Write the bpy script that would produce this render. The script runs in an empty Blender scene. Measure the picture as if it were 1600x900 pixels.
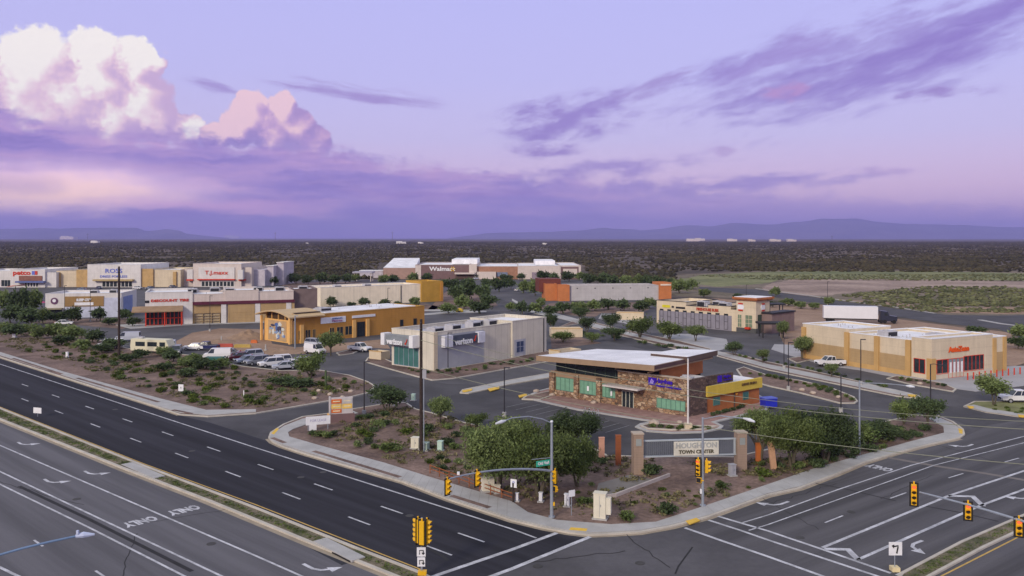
import bpy, bmesh, math, random
import numpy as np
from mathutils import Vector, Matrix, noise as mnoise
R = math.radians
rnd = random.Random(7)
nrng = np.random.default_rng(7)
sc = bpy.context.scene
COL = sc.collection

# ------------------------------------------------------------------ camera
F, H, V0 = 1300.0, 24.0, 372.0            # focal length in photo pixels, eye height (m), horizon row of the photo
cam = bpy.data.cameras.new('camera'); camo = bpy.data.objects.new('camera', cam); COL.objects.link(camo)
camo.location = (0, 0, H); camo.rotation_euler = (R(90), 0, 0)
cam.sensor_width = 36; cam.lens = 36*F/1600; cam.shift_y = -(450-V0)/1600
cam.clip_start = 0.5; cam.clip_end = 120000
sc.camera = camo

# ------------------------------------------------------------------ render / colour
sc.render.engine = 'CYCLES'
sc.cycles.use_denoising = True
sc.cycles.max_bounces = 4; sc.cycles.diffuse_bounces = 2; sc.cycles.glossy_bounces = 2
sc.cycles.transmission_bounces = 2; sc.cycles.volume_bounces = 0; sc.cycles.transparent_max_bounces = 8
sc.cycles.sample_clamp_indirect = 4
sc.view_settings.view_transform = 'Standard'; sc.view_settings.look = 'None'
sc.view_settings.exposure = 0.0; sc.view_settings.gamma = 1

def lin(c):
    return tuple((x/255/12.92 if x/255 <= .04045 else ((x/255+.055)/1.055)**2.4) for x in c)

# ------------------------------------------------------------------ little node-maths language
class X:
    def __init__(s, nt, so): s.nt, s.s = nt, so
    def _m(s, op, *a):
        n = s.nt.nodes.new('ShaderNodeMath'); n.operation = op
        for i, v in enumerate((s,)+a):
            if isinstance(v, X): s.nt.links.new(v.s, n.inputs[i])
            else: n.inputs[i].default_value = v
        return X(s.nt, n.outputs[0])
    def __add__(s, o): return s._m('ADD', o)
    __radd__ = __add__
    def __mul__(s, o): return s._m('MULTIPLY', o)
    __rmul__ = __mul__
    def __sub__(s, o): return s._m('SUBTRACT', o)
    def __rsub__(s, o): return (s*-1.0)+o
    def __truediv__(s, o): return s._m('DIVIDE', o)
    def max(s, o): return s._m('MAXIMUM', o)
    def min(s, o): return s._m('MINIMUM', o)
    def smax(s, o, k): return s._m('SMOOTH_MAX', o, k)
    def pow(s, o): return s._m('POWER', o)
    def abs(s): return s._m('ABSOLUTE')
    def step(s, lo, hi):
        n = s.nt.nodes.new('ShaderNodeMapRange'); n.interpolation_type = 'SMOOTHSTEP'
        s.nt.links.new(s.s, n.inputs[0]); n.inputs[1].default_value = lo; n.inputs[2].default_value = hi
        return X(s.nt, n.outputs[0])
    def ramp(s, stops, color=False):
        n = s.nt.nodes.new('ShaderNodeValToRGB'); cr = n.color_ramp
        s.nt.links.new(s.s, n.inputs[0])
        while len(cr.elements) < len(stops): cr.elements.new(.5)
        for e, (p, c) in zip(cr.elements, stops): e.position = p
        for e, (p, c) in zip(cr.elements, stops):
            e.color = (*c, 1) if color else (c, c, c, 1)
        return X(s.nt, n.outputs[0])
def vec(nt, x, y, z=0.0):
    n = nt.nodes.new('ShaderNodeCombineXYZ')
    for i, v in enumerate((x, y, z)):
        if isinstance(v, X): nt.links.new(v.s, n.inputs[i])
        else: n.inputs[i].default_value = v
    return X(nt, n.outputs[0])
def nz(nt, v, scale, detail=4, rough=.55, dist=0.0):
    n = nt.nodes.new('ShaderNodeTexNoise')
    if v is not None: nt.links.new(v.s, n.inputs['Vector'])
    n.inputs['Scale'].default_value = scale; n.inputs['Detail'].default_value = detail
    n.inputs['Roughness'].default_value = rough; n.inputs['Distortion'].default_value = dist
    return X(nt, n.outputs[0])
def mixc(nt, f, a, b, mode='MIX'):
    n = nt.nodes.new('ShaderNodeMix'); n.data_type = 'RGBA'; n.blend_type = mode
    for i, v in ((0, f), (6, a), (7, b)):
        if isinstance(v, X): nt.links.new(v.s, n.inputs[i])
        elif isinstance(v, (tuple, list)): n.inputs[i].default_value = (*v[:3], 1)
        else: n.inputs[i].default_value = v
    return X(nt, n.outputs[2])

# ------------------------------------------------------------------ sky (world): dusk gradient, cumulus, purple deck, streaks
SUN_EL, SUN_AZ = 24.0, -150.0      # azimuth from +Y, clockwise; light comes from the left
def build_world():
    w = bpy.data.worlds.new('World'); sc.world = w; w.use_nodes = True
    nt = w.node_tree; nt.nodes.clear()
    tc = nt.nodes.new('ShaderNodeTexCoord'); sp = nt.nodes.new('ShaderNodeSeparateXYZ')
    nt.links.new(tc.outputs['Generated'], sp.inputs[0])
    x, y, z = (X(nt, sp.outputs[i]) for i in range(3))
    K = 180/math.pi
    az = x._m('ARCTAN2', y)*K                 # degrees, 0 = straight ahead, + right
    el = z.min(1.0).max(-1.0)._m('ARCSINE')*K
    def A(u): return math.degrees(math.atan((u-800)/F))
    def E(u, v): return math.degrees(math.atan((V0-v)/math.hypot(F, u-800)))
    p = vec(nt, az, el)
    n1 = nz(nt, p, .45, 6, .62)               # large wobble
    n2 = nz(nt, vec(nt, az+40.0, el+17.0), .45, 6, .62)
    w1, w2 = n1-.5, n2-.5
    # base gradient
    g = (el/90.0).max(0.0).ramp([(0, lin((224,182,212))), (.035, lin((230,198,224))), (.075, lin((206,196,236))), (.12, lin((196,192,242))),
                                 (.19, lin((189,188,245))), (.30, lin((206,212,228))), (1, lin((212,218,228)))], True)  # upper stops: out-of-view sky made brighter and neutral to light the ground
    sk = nt.nodes.new('ShaderNodeTexSky'); sk.sky_type = 'NISHITA'; sk.sun_disc = False
    sk.sun_elevation = R(SUN_EL); sk.sun_rotation = R(SUN_AZ); sk.air_density = 1.0; sk.dust_density = 2.0
    s2 = mixc(nt, 1.0, X(nt, sk.outputs[0]), (.012, .010, .012), 'MULTIPLY')
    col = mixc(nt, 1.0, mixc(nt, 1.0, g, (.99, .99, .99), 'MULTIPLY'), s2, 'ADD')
    # streaks of cirrus/altocumulus climbing to the upper right
    th = R(15)
    def streak(cu, cv, ru, rv, rot, thr, sx, sy, c, amt, seed, soft=.30, f=.8):
        nonlocal col
        ca, ce = A(cu), E(cu, cv); k = 180/math.pi/F
        dx, dy = az-ca, el-ce
        c_, s_ = math.cos(R(rot)), math.sin(R(rot))
        a = dx*c_+dy*s_; b = dy*c_-dx*s_
        ra, rb = ru*k, rv*k
        m = (1.0-((a/ra)*(a/ra)+(b/rb)*(b/rb)).pow(.5)).max(0.0)
        n = nz(nt, vec(nt, a*sx+seed, b*sy+w1*1.1), f, 6, .6)
        d = (n+m.min(.75)*.5-.22).step(thr-.03, thr+soft)*m.step(0.0, .5)*amt
        col = mixc(nt, d, col, c)
    lav, lav2 = lin((146,124,200)), lin((160,138,206))
    streak(1330, 100, 420, 120, 14, .45, .35, 1.5, lin((164,150,216)), .8, 3)
    streak(1330, 110, 420, 60, 12, .50, .30, 1.5, lin((148,128,204)), .65, 9)
    streak(1130, 110, 150, 34, 16, .46, .3, 1.4, lin((150,130,206)), .8, 61)
    streak(1240, 75, 210, 40, 14, .47, .28, 1.3, lin((164,146,214)), .8, 67)
    streak(1420, 125, 220, 34, 16, .46, .24, 1.4, lin((150,130,206)), .6, 71)
    streak(1540, 30, 160, 40, 14, .45, .3, 1.3, lin((150,132,208)), .8, 77)
    streak(1500, 60, 330, 50, 16, .47, .28, 1.5, lin((146,126,204)), .65, 41)
    streak(880, 188, 190, 62, 10, .44, .4, 1.3, lin((150,128,204)), .85, 14)
    streak(960, 262, 260, 26, 4, .45, .4, 1.3, lin((164,144,210)), .8, 83)
    streak(1180, 285, 280, 22, 2, .45, .35, 1.3, lin((160,142,210)), .8, 87)
    streak(850, 235, 110, 22, 3, .46, .5, 1.6, lav2, .9, 19)
    streak(1020, 135, 160, 25, 18, .50, .3, 1.6, lav2, .7, 23)
    streak(560, 145, 200, 26, -7, .47, .25, 2.2, lin((166,146,210)), .85, 27)
    streak(330, 135, 70, 14, -12, .42, .25, 2.0, lav2, .7, 31)
    streak(1470, 145, 110, 18, 0, .45, .6, 1.6, lav2, .85, 36)
    streak(1228, 145, 70, 26, 0, .47, .8, 1.6, lin((193,152,208)), .8, 44)
    streak(1130, 238, 40, 20, 0, .48, .8, 1.6, lin((182,154,210)), .6, 47)
    streak(1390, 268, 80, 14, 0, .47, .8, 1.6, lin((186,158,212)), .6, 51)
    # cumulus towers: warped metaballs with a one-sided light
    k = 180/math.pi/F
    def balls(bs, qx, qy):
        h = None
        for (u, v, r) in bs:
            ca, ce = A(u), E(u, v); rr = r*k*(1/(1+((u-800)/F)**2))**.6
            dx, dy = qx-ca, qy-ce
            b = 1.0-(dx*dx+dy*dy)/(rr*rr)
            h = b if h is None else h.smax(b, .22)
        return h
    ns = nz(nt, p, 1.6, 7, .66); ns2 = nz(nt, vec(nt, az+9, el-31.0), 1.6, 7, .66)
    qx = az+w1*1.9+(ns-.5)*1.0; qy = el+w2*1.9+(ns2-.5)*1.0
    def tower(bs, lit, shade, warm, ly, lx, base_v, amt=1.0, wk=1.0):
        nonlocal col
        ax, ay = az+(qx-az)*wk, el+(qy-el)*wk
        h = balls(bs, ax, ay); ho = balls(bs, ax+lx, ay+ly)
        a = h.step(-.04, .26)*amt*(el-(E(bs[0][0], base_v)-1.4)).step(-1.2, 2.2).max(.35)
        sh = ((h-ho)*1.45+.20+(ns-.5)*1.05+w1*.5+w2*.3).step(-.35, 1.05)
        low = (el-(E(bs[0][0], base_v)-.6)).step(0.0, 2.6)
        t = sh*.86+low*.16
        cc = t.min(1.0).ramp([(0, shade), (.38, warm), (.72, lit), (1, lit)], True)
        col = mixc(nt, a, col, cc)
    tower([(55,100,62),(20,140,70),(100,150,75),(145,85,46),(150,130,60),(205,100,45),(235,95,24),(212,160,60),(240,185,42),(170,185,60),(60,170,70),(-60,120,80),(290,205,30)],
          lin((255,248,244)), lin((186,158,214)), lin((238,208,226)), .8, -1.3, 215)
    tower([(395,180,38),(372,200,32),(440,172,30),(430,205,40),(462,200,34),(490,222,30),(340,212,26),(385,160,20),(445,160,18),(418,190,26)],
          lin((250,212,220)), lin((150,130,200)), lin((208,170,212)), .6, -.9, 225, .92, .55)
    # purple deck with a ragged upper edge falling to the right
    pts = [(-400,140),(-150,150),(0,166),(90,190),(180,205),(260,205),(330,215),(480,215),(530,224),(600,245),(700,256),(830,268),(960,270),(1050,282),(1150,290),(1300,298),(1500,318),(1700,330),(2000,335)]
    a0, a1 = A(-400), A(2000); e1 = 12.0
    st = [((A(u)-a0)/(a1-a0), E(u, v)/e1) for u, v in pts]
    edge = ((az-a0)/(a1-a0)).max(0.0).min(1.0).ramp(st)*e1
    nd = nz(nt, vec(nt, az*.6, el*1.3), .7, 7, .65)
    dens = (edge+(nd-.5)*3.9+w1*1.4-el).step(-.3, 1.05)
    fade_r = ((az-a0)/(a1-a0)).ramp([(0, .98), (.52, .97), (.62, .78), (.75, .5), (1, .3)])
    nb = nz(nt, vec(nt, az*.16+5, el*1.2+w1*1.2), .8, 5, .55)
    dc = nb.ramp([(.28, lin((138,118,194))), (.44, lin((160,138,208))), (.57, lin((190,158,214))), (.70, lin((214,174,218)))], True)
    azf = ((az-A(500))/(A(1500)-A(500))).max(0.0).min(1.0)
    dc = mixc(nt, azf*.6, dc, lin((160,148,212)))
    col = mixc(nt, dens*fade_r, col, dc)
    nq = nz(nt, vec(nt, az*.22-7, el*1.9+w1*1.5), .9, 6, .6)        # thin brighter and darker bands drawn out through the deck
    col = mixc(nt, nq.step(.52, .70)*dens*.35, col, lin((214,178,222))); col = mixc(nt, (1.0-nq.step(.30, .46))*dens*.35, col, lin((124,104,184)))
    # bluish purple belt hugging the horizon
    hz = (1.0-(el/2.4)).max(0.0).min(1.0)
    col = mixc(nt, hz*.45, col, lin((158,130,196)))
    # peach opening under the deck on the left
    def glow(cu, cv, ru, rv, c, amt, soft=.9):
        nonlocal col
        ca, ce = A(cu), E(cu, cv)
        dx = (az+w1*5.0-ca)/(ru*k); dy = (el+(nb-.5)*2.0+w2*.9-ce)/(rv*k)
        m = 1.0-(dx*dx+dy*dy).pow(.5)
        col = mixc(nt, m.step(0.0, soft)*amt, col, c)
    glow(110, 292, 270, 50, (1.25,.86,1.0), .95)
    glow(60, 302, 230, 36, (1.5,1.0,.74), .9)
    glow(330, 322, 240, 16, (1.05,.58,.80), .6)
    glow(20, 290, 90, 22, lin((190,160,210)), .5)
    glow(700, 305, 260, 12, lin((176,138,200)), .4)
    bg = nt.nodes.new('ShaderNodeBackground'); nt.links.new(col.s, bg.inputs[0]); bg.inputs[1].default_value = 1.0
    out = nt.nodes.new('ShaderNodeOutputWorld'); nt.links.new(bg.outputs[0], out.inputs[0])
    w.cycles.sampling_method = 'MANUAL'; w.cycles.sample_map_resolution = 512
build_world()

sl = bpy.data.lights.new('sun', 'SUN'); sl.energy = 2.6; sl.angle = R(12); sl.color = (1.0, .89, .71)
so = bpy.data.objects.new('sun', sl); COL.objects.link(so)
_d = Vector((math.sin(R(SUN_AZ))*math.cos(R(SUN_EL)), math.cos(R(SUN_AZ))*math.cos(R(SUN_EL)), math.sin(R(SUN_EL))))
so.rotation_euler = (-_d).to_track_quat('-Z', 'Y').to_euler(); so.location = _d*300

# ------------------------------------------------------------------ helpers
def G(u, v, h=0.0):
    """photo pixel -> world point on the horizontal plane z = h"""
    Y = F*(H-h)/(v-V0)
    return Vector(((u-800)*Y/F, Y, h))
def GP(pts, h=0.0): return [G(u, v, h) for u, v in pts]
def PY(u, v, Y): return Vector(((u-800)*Y/F, Y, H-(v-V0)*Y/F))

def tag(o, label=None, cat=None, group=None, kind=None):
    if label: o['label'] = label
    if cat: o['category'] = cat
    if group: o['group'] = group
    if kind: o['kind'] = kind
    return o
def thing(name, label, cat, loc=(0, 0, 0), rz=0.0, group=None):
    o = bpy.data.objects.new(name, None); COL.objects.link(o); o.empty_display_size = .5
    o.location = loc; o.rotation_euler = (0, 0, rz)
    return tag(o, label, cat, group)
def copy_tree(o, parent=None):
    c = o.copy(); COL.objects.link(c); c.parent = parent
    for ch in list(o.children): copy_tree(ch, c)
    return c
def link_mesh(name, me, m=None, parent=None):
    o = bpy.data.objects.new(name, me); COL.objects.link(o)
    if m is not None and not me.materials: me.materials.append(m)
    if parent is not None: o.parent = parent
    return o

class MB:
    def __init__(s): s.v = []; s.f = []; s.M = Matrix()
    def add(s, vs, fs):
        b = len(s.v); s.v += [tuple(s.M @ Vector(p)) for p in vs]; s.f += [tuple(i+b for i in f) for f in fs]; return s
    def box(s, x0, y0, z0, x1, y1, z1):
        return s.add([(x0,y0,z0),(x1,y0,z0),(x1,y1,z0),(x0,y1,z0),(x0,y0,z1),(x1,y0,z1),(x1,y1,z1),(x0,y1,z1)],
                     [(0,3,2,1),(4,5,6,7),(0,1,5,4),(1,2,6,5),(2,3,7,6),(3,0,4,7)])
    def cbox(s, c, d): return s.box(c[0]-d[0]/2, c[1]-d[1]/2, c[2]-d[2]/2, c[0]+d[0]/2, c[1]+d[1]/2, c[2]+d[2]/2)
    def tube(s, p0, p1, r0, r1=None, n=8, cap=True):
        return s.path([p0, p1], [r0, r0 if r1 is None else r1], n, cap)
    def path(s, ps, rs, n=8, cap=True):
        ps = [Vector(p) for p in ps]
        if not isinstance(rs, (list, tuple)): rs = [rs]*len(ps)
        vs, fs = [], []
        for i, p in enumerate(ps):
            d = (ps[min(i+1, len(ps)-1)]-ps[max(i-1, 0)]).normalized()
            a = d.cross(Vector((0, 0, 1)) if abs(d.z) < .95 else Vector((1, 0, 0))).normalized(); b = d.cross(a)
            for k in range(n):
                t = 2*math.pi*k/n; vs.append(p+(a*math.cos(t)+b*math.sin(t))*rs[i])
        for i in range(len(ps)-1):
            for k in range(n):
                k2 = (k+1) % n; fs.append((i*n+k, i*n+k2, (i+1)*n+k2, (i+1)*n+k))
        if cap: fs.append(tuple(range(n-1, -1, -1))); fs.append(tuple((len(ps)-1)*n+k for k in range(n)))
        return s.add(vs, fs)
    def prism(s, poly, z0, z1):
        """poly in xy"""
        n = len(poly)
        a = sum(poly[i][0]*poly[(i+1) % n][1]-poly[(i+1) % n][0]*poly[i][1] for i in range(n))
        if a < 0: poly = poly[::-1]
        vs = [(p[0], p[1], z0) for p in poly]+[(p[0], p[1], z1) for p in poly]
        return s.add(vs, [tuple(range(n-1, -1, -1)), tuple(range(n, 2*n))]+[(i, (i+1) % n, n+(i+1) % n, n+i) for i in range(n)])
    def xprism(s, prof, y0, y1, inset=0.0):
        """profile in xz, extruded along y"""
        n = len(prof)
        vs = [(p[0], y0, p[1]) for p in prof]+[(p[0], y1, p[1]) for p in prof]
        return s.add(vs, [tuple(range(n)), tuple(range(2*n-1, n-1, -1))]+[(i, n+i, n+(i+1) % n, (i+1) % n) for i in range(n)])
    def ribbon(s, path, w0, w1, z, th=0.0, closed=False):
        """strip from offset w0 to w1 (left positive) along path"""
        P = [Vector((p[0], p[1])) for p in path]; n = len(P); A_, B_ = [], []
        for i in range(n):
            pr = P[i-1] if (i or closed) else None; nx = P[(i+1) % n] if (i < n-1 or closed) else None
            ds = [d.normalized() for d in ((P[i]-pr) if pr is not None else None, (nx-P[i]) if nx is not None else None) if d is not None and d.length > 1e-6]
            ns = [Vector((-d.y, d.x)) for d in ds]
            m = sum(ns, Vector((0, 0))); m = m.normalized() if m.length > 1e-6 else ns[0]
            k = 1/max(.5, m.dot(ns[0])); A_.append(P[i]+m*w0*k); B_.append(P[i]+m*w1*k)
        vs = [(p.x, p.y, z) for p in A_]+[(p.x, p.y, z) for p in B_]; fs = []
        e = n if closed else n-1
        for i in range(e):
            j = (i+1) % n; fs.append((i, j, n+j, n+i))
        if th:
            vs += [(p.x, p.y, z-th) for p in A_]+[(p.x, p.y, z-th) for p in B_]
            for i in range(e):
                j = (i+1) % n; fs.append((i, 2*n+i, 2*n+j, j)); fs.append((n+i, n+j, 3*n+j, 3*n+i))
        return s.add(vs, fs)
    def mesh(s, name):
        me = bpy.data.meshes.new(name); me.from_pydata(s.v, [], s.f)
        bm = bmesh.new(); bm.from_mesh(me); bmesh.ops.recalc_face_normals(bm, faces=bm.faces)
        big = [f for f in bm.faces if len(f.verts) > 4]
        if big: bmesh.ops.triangulate(bm, faces=big)
        bm.to_mesh(me); bm.free(); return me
    def build(s, name, m, parent=None, bevel=0.0):
        o = link_mesh(name, s.mesh(name), m, parent)
        if bevel:
            b = o.modifiers.new('bevel', 'BEVEL'); b.width = bevel; b.segments = 2; b.limit_method = 'ANGLE'
        return o

# ------------------------------------------------------------------ materials
MATS = {}
def mat(name, c, rough=.8, var=.12, scale=.6, detail=5, metal=0.0, spec=.3, c2=None, stretch=None, bump=0.0, island=0.0, objrand=0.0, fine=0.0):
    if name in MATS: return MATS[name]
    m = bpy.data.materials.new(name); m.use_nodes = True; nt = m.node_tree; b = nt.nodes['Principled BSDF']
    b.inputs['Roughness'].default_value = rough; b.inputs['Metallic'].default_value = metal
    b.inputs['Specular IOR Level'].default_value = spec
    tc = nt.nodes.new('ShaderNodeTexCoord'); v = X(nt, tc.outputs['Object'])
    if stretch is not None:
        mp = nt.nodes.new('ShaderNodeMapping'); nt.links.new(v.s, mp.inputs[0])
        mp.vector_type = 'TEXTURE'; mp.inputs['Rotation'].default_value = (0, 0, stretch[0]); mp.inputs['Scale'].default_value = (stretch[1], 1, 1)
        vs = X(nt, mp.outputs[0])
    else: vs = v
    n = nz(nt, vs, scale, detail, .6)
    f = n.step(.3, .7)
    hi = tuple(min(1, x*(1+var)) for x in c); lo = tuple(x*(1-var) for x in c)
    col = mixc(nt, f, lo, c2 if c2 else hi)
    if fine:
        n3 = nz(nt, v, scale*14, 3, .7)
        col = mixc(nt, 1.0, col, vec(nt, *( [(n3.step(.25, .75)*2*fine+(1-fine))]*3 )), 'MULTIPLY')
    if island:
        g = nt.nodes.new('ShaderNodeNewGeometry'); r = X(nt, g.outputs['Random Per Island'])
        col = mixc(nt, 1.0, col, vec(nt, *([r*2*island+(1-island)]*3)), 'MULTIPLY')
    if objrand:
        oi = nt.nodes.new('ShaderNodeObjectInfo'); r = X(nt, oi.outputs['Random'])
        col = mixc(nt, 1.0, col, vec(nt, *([r*2*objrand+(1-objrand)]*3)), 'MULTIPLY')
    nt.links.new(col.s, b.inputs['Base Color'])
    if bump:
        bp = nt.nodes.new('ShaderNodeBump'); bp.inputs['Strength'].default_value = bump; bp.inputs['Distance'].default_value = .05
        n4 = nz(nt, v, scale*10, 4, .6); nt.links.new(n4.s, bp.inputs['Height']); nt.links.new(bp.outputs[0], b.inputs['Normal'])
    MATS[name] = m; return m
def glow_mat(name, c, s):
    m = mat(name, c, .4); b = m.node_tree.nodes['Principled BSDF']
    b.inputs['Emission Color'].default_value = (*c, 1); b.inputs['Emission Strength'].default_value = s; return m
TH_A = math.atan2(.675, -.738); TH_B = math.atan2(.595, .804)

desert = mat('desert_ground', (.060, .048, .031), .95, .35, .004, 8, c2=(.125, .092, .068), fine=.45)
lot = mat('lot_asphalt', (.080, .076, .083), .85, .24, .09, 8, fine=.09)
roadA = mat('new_asphalt', (.027, .0265, .034), .9, .34, .5, 5, spec=.18, stretch=(TH_A, 30), fine=.10)
roadA2 = mat('worn_asphalt', (.104, .100, .111), .85, .22, .55, 4, stretch=(TH_A, 30), fine=.07)
roadB = mat('cross_asphalt', (.078, .074, .080), .85, .34, .4, 4, stretch=(TH_B, 30), fine=.07)
seal = mat('sealed_asphalt', (.060, .057, .062), .85, .26, .14, 7, fine=.08)
conc = mat('concrete', (.38, .37, .36), .85, .10, .5, 6, fine=.05)
conc2 = mat('kerb_concrete', (.46, .42, .36), .85, .12, .5, 6, fine=.06)
pave = mat('plaza_concrete', (.34, .33, .34), .85, .08, .3, 5, fine=.05)
tarblk = mat('tar', (.02, .019, .02), .8, .2)
gravel = mat('brown_gravel', (.122, .080, .066), .95, .18, .16, 9, c2=(.225, .152, .124), fine=.32, bump=.3)
dirt = mat('bare_dirt', (.26, .165, .11), .95, .12, .06, 8, c2=(.33, .225, .16), fine=.2)
pinkdirt = mat('graded_dirt', (.26, .185, .15), .95, .25, .03, 8, c2=(.36, .27, .22), fine=.25)
grassfield = mat('grass_field', (.135, .155, .055), .95, .25, .02, 8, c2=(.215, .215, .095), fine=.3)
turf = mat('weedy_strip', (.085, .098, .040), .95, .3, .5, 6, c2=(.21, .165, .12), fine=.4)
brick = mat('plaza_brick', (.30, .175, .155), .85, .15, .8, 4, c2=(.36, .23, .20), fine=.15)
faded = mat('faded_paint', (.20, .20, .21), .8, .2, 1.5, 5, fine=.15)
white = mat('road_paint', (.45, .45, .48), .8, .30, .8, 6, fine=.22)
yellow = mat('yellow_paint', (.50, .32, .08), .7, .15, 1.5)
tact = mat('tactile_yellow', (.66, .42, .06), .8, .12, 2)
roofw = mat('white_roof', (.74, .73, .75), .6, .13, .22, 8, fine=.07)
metalg = mat('galvanised', (.30, .33, .38), .45, .08, 2, metal=.3)
darkpole = mat('dark_pole', (.030, .028, .034), .55, .1, 2)
wood = mat('pole_wood', (.040, .028, .024), .9, .25, 3)
sigy = mat('signal_yellow', (.72, .40, .012), .45, .06, 3)
black = mat('black_plastic', (.015, .015, .017), .6, .1, 3)
glass = mat('dark_glass', (.022, .030, .036), .12, .2, .7, spec=.6)
greeng = mat('green_glass', (.17, .34, .235), .35, .12, .9, spec=.5)
cabm = mat('cabinet_cream', (.62, .58, .47), .6, .05, 2)
signw = mat('sign_white', (.72, .72, .74), .5, .05, 2)
leaf = mat('leaf', (.122, .178, .058), .8, .3, .5, 4, c2=(.205, .250, .088), island=.48, objrand=.22, spec=.1)
leaf2 = mat('leaf_soft', (.150, .210, .076), .8, .25, .4, 4, c2=(.235, .280, .110), island=.45, objrand=.15, spec=.1)
leafd = mat('leaf_dark', (.074, .112, .050), .8, .3, .5, 4, c2=(.125, .165, .075), island=.42, objrand=.25, spec=.1)
leafb = mat('leaf_bright', (.085, .125, .022), .8, .3, .5, 4, c2=(.13, .165, .04), island=.35, objrand=.25, spec=.1)
for m_ in (leaf, leaf2, leafd, leafb):      # thin leaves let some light through
    nt = m_.node_tree; b = nt.nodes['Principled BSDF']; tr = nt.nodes.new('ShaderNodeBsdfTranslucent'); mx = nt.nodes.new('ShaderNodeMixShader'); mx.inputs[0].default_value = .35
    nt.links.new(b.inputs['Base Color'].links[0].from_socket, tr.inputs[0]); nt.links.new(b.outputs[0], mx.inputs[1]); nt.links.new(tr.outputs[0], mx.inputs[2]); nt.links.new(mx.outputs[0], nt.nodes['Material Output'].inputs[0])
bark = mat('bark', (.10, .085, .060), .9, .25, 3)
# ------------------------------------------------------------------ the ground
def sheet(name, poly, z, m):
    b = MB(); n = len(poly); b.add([(p[0], p[1], z) for p in poly], [tuple(range(n))])
    o = b.build(name, m); o['kind'] = 'structure'
    me = o.data
    if sum(p.normal.z*p.area for p in me.polygons) < 0: me.flip_normals()
    return o
def struct(o): o['kind'] = 'structure'; return o
def inside(p, poly):
    c = False; n = len(poly)
    for i in range(n):
        a, b = poly[i], poly[i-1]
        if (a[1] > p[1]) != (b[1] > p[1]) and p[0] < (b[0]-a[0])*(p[1]-a[1])/(b[1]-a[1])+a[0]: c = not c
    return c
def inset(poly, d):
    n = len(poly)
    ar = sum(poly[i][0]*poly[(i+1) % n][1]-poly[(i+1) % n][0]*poly[i][1] for i in range(n))
    s = 1 if ar > 0 else -1; out = []
    for i in range(n):
        a, b, c = Vector(poly[i-1][:2]), Vector(poly[i][:2]), Vector(poly[(i+1) % n][:2])
        d1, d2 = (b-a).normalized(), (c-b).normalized()
        n1, n2 = Vector((-d1.y, d1.x)), Vector((-d2.y, d2.x)); m = (n1+n2)
        m = m.normalized() if m.length > 1e-6 else n1
        out.append(b+m*s*d/max(.5, m.dot(n1)))
    return out
ISL = {}
def island(key, px, fill=gravel, name='landscape_island', kerb=conc2, kw=.28, hz=.10, world=None):
    poly = world if world else [tuple(p[:2]) for p in GP(px)]
    ISL[key] = poly
    b = MB(); b.prism(inset(poly, .12), -.03, hz); struct(b.build(name, fill))
    n = len(poly)
    ar = sum(poly[i][0]*poly[(i+1) % n][1]-poly[(i+1) % n][0]*poly[i][1] for i in range(n))
    b = MB(); s = 1 if ar > 0 else -1
    b.ribbon(poly, 0, kw*s, hz+.05, hz+.06, closed=True)
    struct(b.build('kerb', kerb)); return poly

B_ = 60000
g = bpy.data.meshes.new('ground')
# one big sheet, finer near the site
xs = [-B_, -20000, -6000, -1500, -400, 0, 400, 1500, 6000, 20000, B_]; ys = [-3000, -500, 0, 300, 700, 1500, 4000, 12000, 30000, B_]
g.from_pydata([(x, y, -.06) for y in ys for x in xs], [], [(j*len(xs)+i, j*len(xs)+i+1, (j+1)*len(xs)+i+1, (j+1)*len(xs)+i) for j in range(len(ys)-1) for i in range(len(xs)-1)])
struct(link_mesh('ground', g, desert))

# commercial asphalt
pl = [p.xy for p in GP([(-500,446),(440,446),(445,438),(600,437),(915,437),(930,452),(1035,469),(1120,476),(1205,497),(1230,548),(1380,580),(1585,578),(1700,560),(2300,560)])]
sheet('parking_lot', [(p.x, p.y) for p in pl]+[(260, 60), (260, -120), (-300, -120), (-300, 60)], 0.0, lot)

# Far carriageway of the wide road, median, near carriageway
kA = [(-300,468),(-150,513),(0,559),(100,591),(242,636),(280,649)]
kA2 = [(440,699),(480,712),(630,755),(700,782),(800,815),(850,827),(887,834)]
sheet('road', GP(kA+[(330,661),(420,690)]+kA2+[(922,840),(770,901),(700,931),(640,900),(400,793),(225,727),(0,637),(-300,509)]), .012, roadA)
sheet('road', GP([(-300,520),(0,657),(45,675),(187,732),(325,785),(487,852),(607,900),(690,935),(620,1150),(-300,1150),(-1500,1100),(-1500,700)]), .012, roadA2)
sheet('road', GP([(1122,803),(1200,776),(1312,750),(1400,711),(1500,686),(1545,664),(1700,640),(1900,640),(2300,760),(1750,1000),(1455,1000),(1292,901),(1065,824)]), .012, roadB)
# darker seal coat of the lots round the bank and drives
sheet('parking_lot', GP([(560,582),(650,592),(700,600),(800,603),(862,592),(862,618),(817,624),(900,642),(990,668),(1000,676),(1050,680),(1130,673),(1200,640),(1215,618),(1320,632),(1350,660),(1150,714),(950,712),(780,673),(640,640),(590,612)]), .008, seal)
sheet('street', GP([(872,503),(940,519),(1055,545),(1115,554),(1200,579),(1325,605),(1400,620),(1440,628),(1520,640),(1600,655),(1600,668),(1520,668),(1480,652),(1340,633),(1200,592),(1115,566),(1050,556),(950,533),(875,510),(830,497),(790,482),(760,468),(772,464),(800,473),(832,492)]), .010, seal)
sheet('street', GP([(280,651),(330,654),(400,649),(500,632),(575,617),(640,600),(720,612),(640,633),(612,630),(550,640),(512,648),(472,653),(442,665),(422,678),(419,686),(425,693),(330,664)]), .010, seal)

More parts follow.
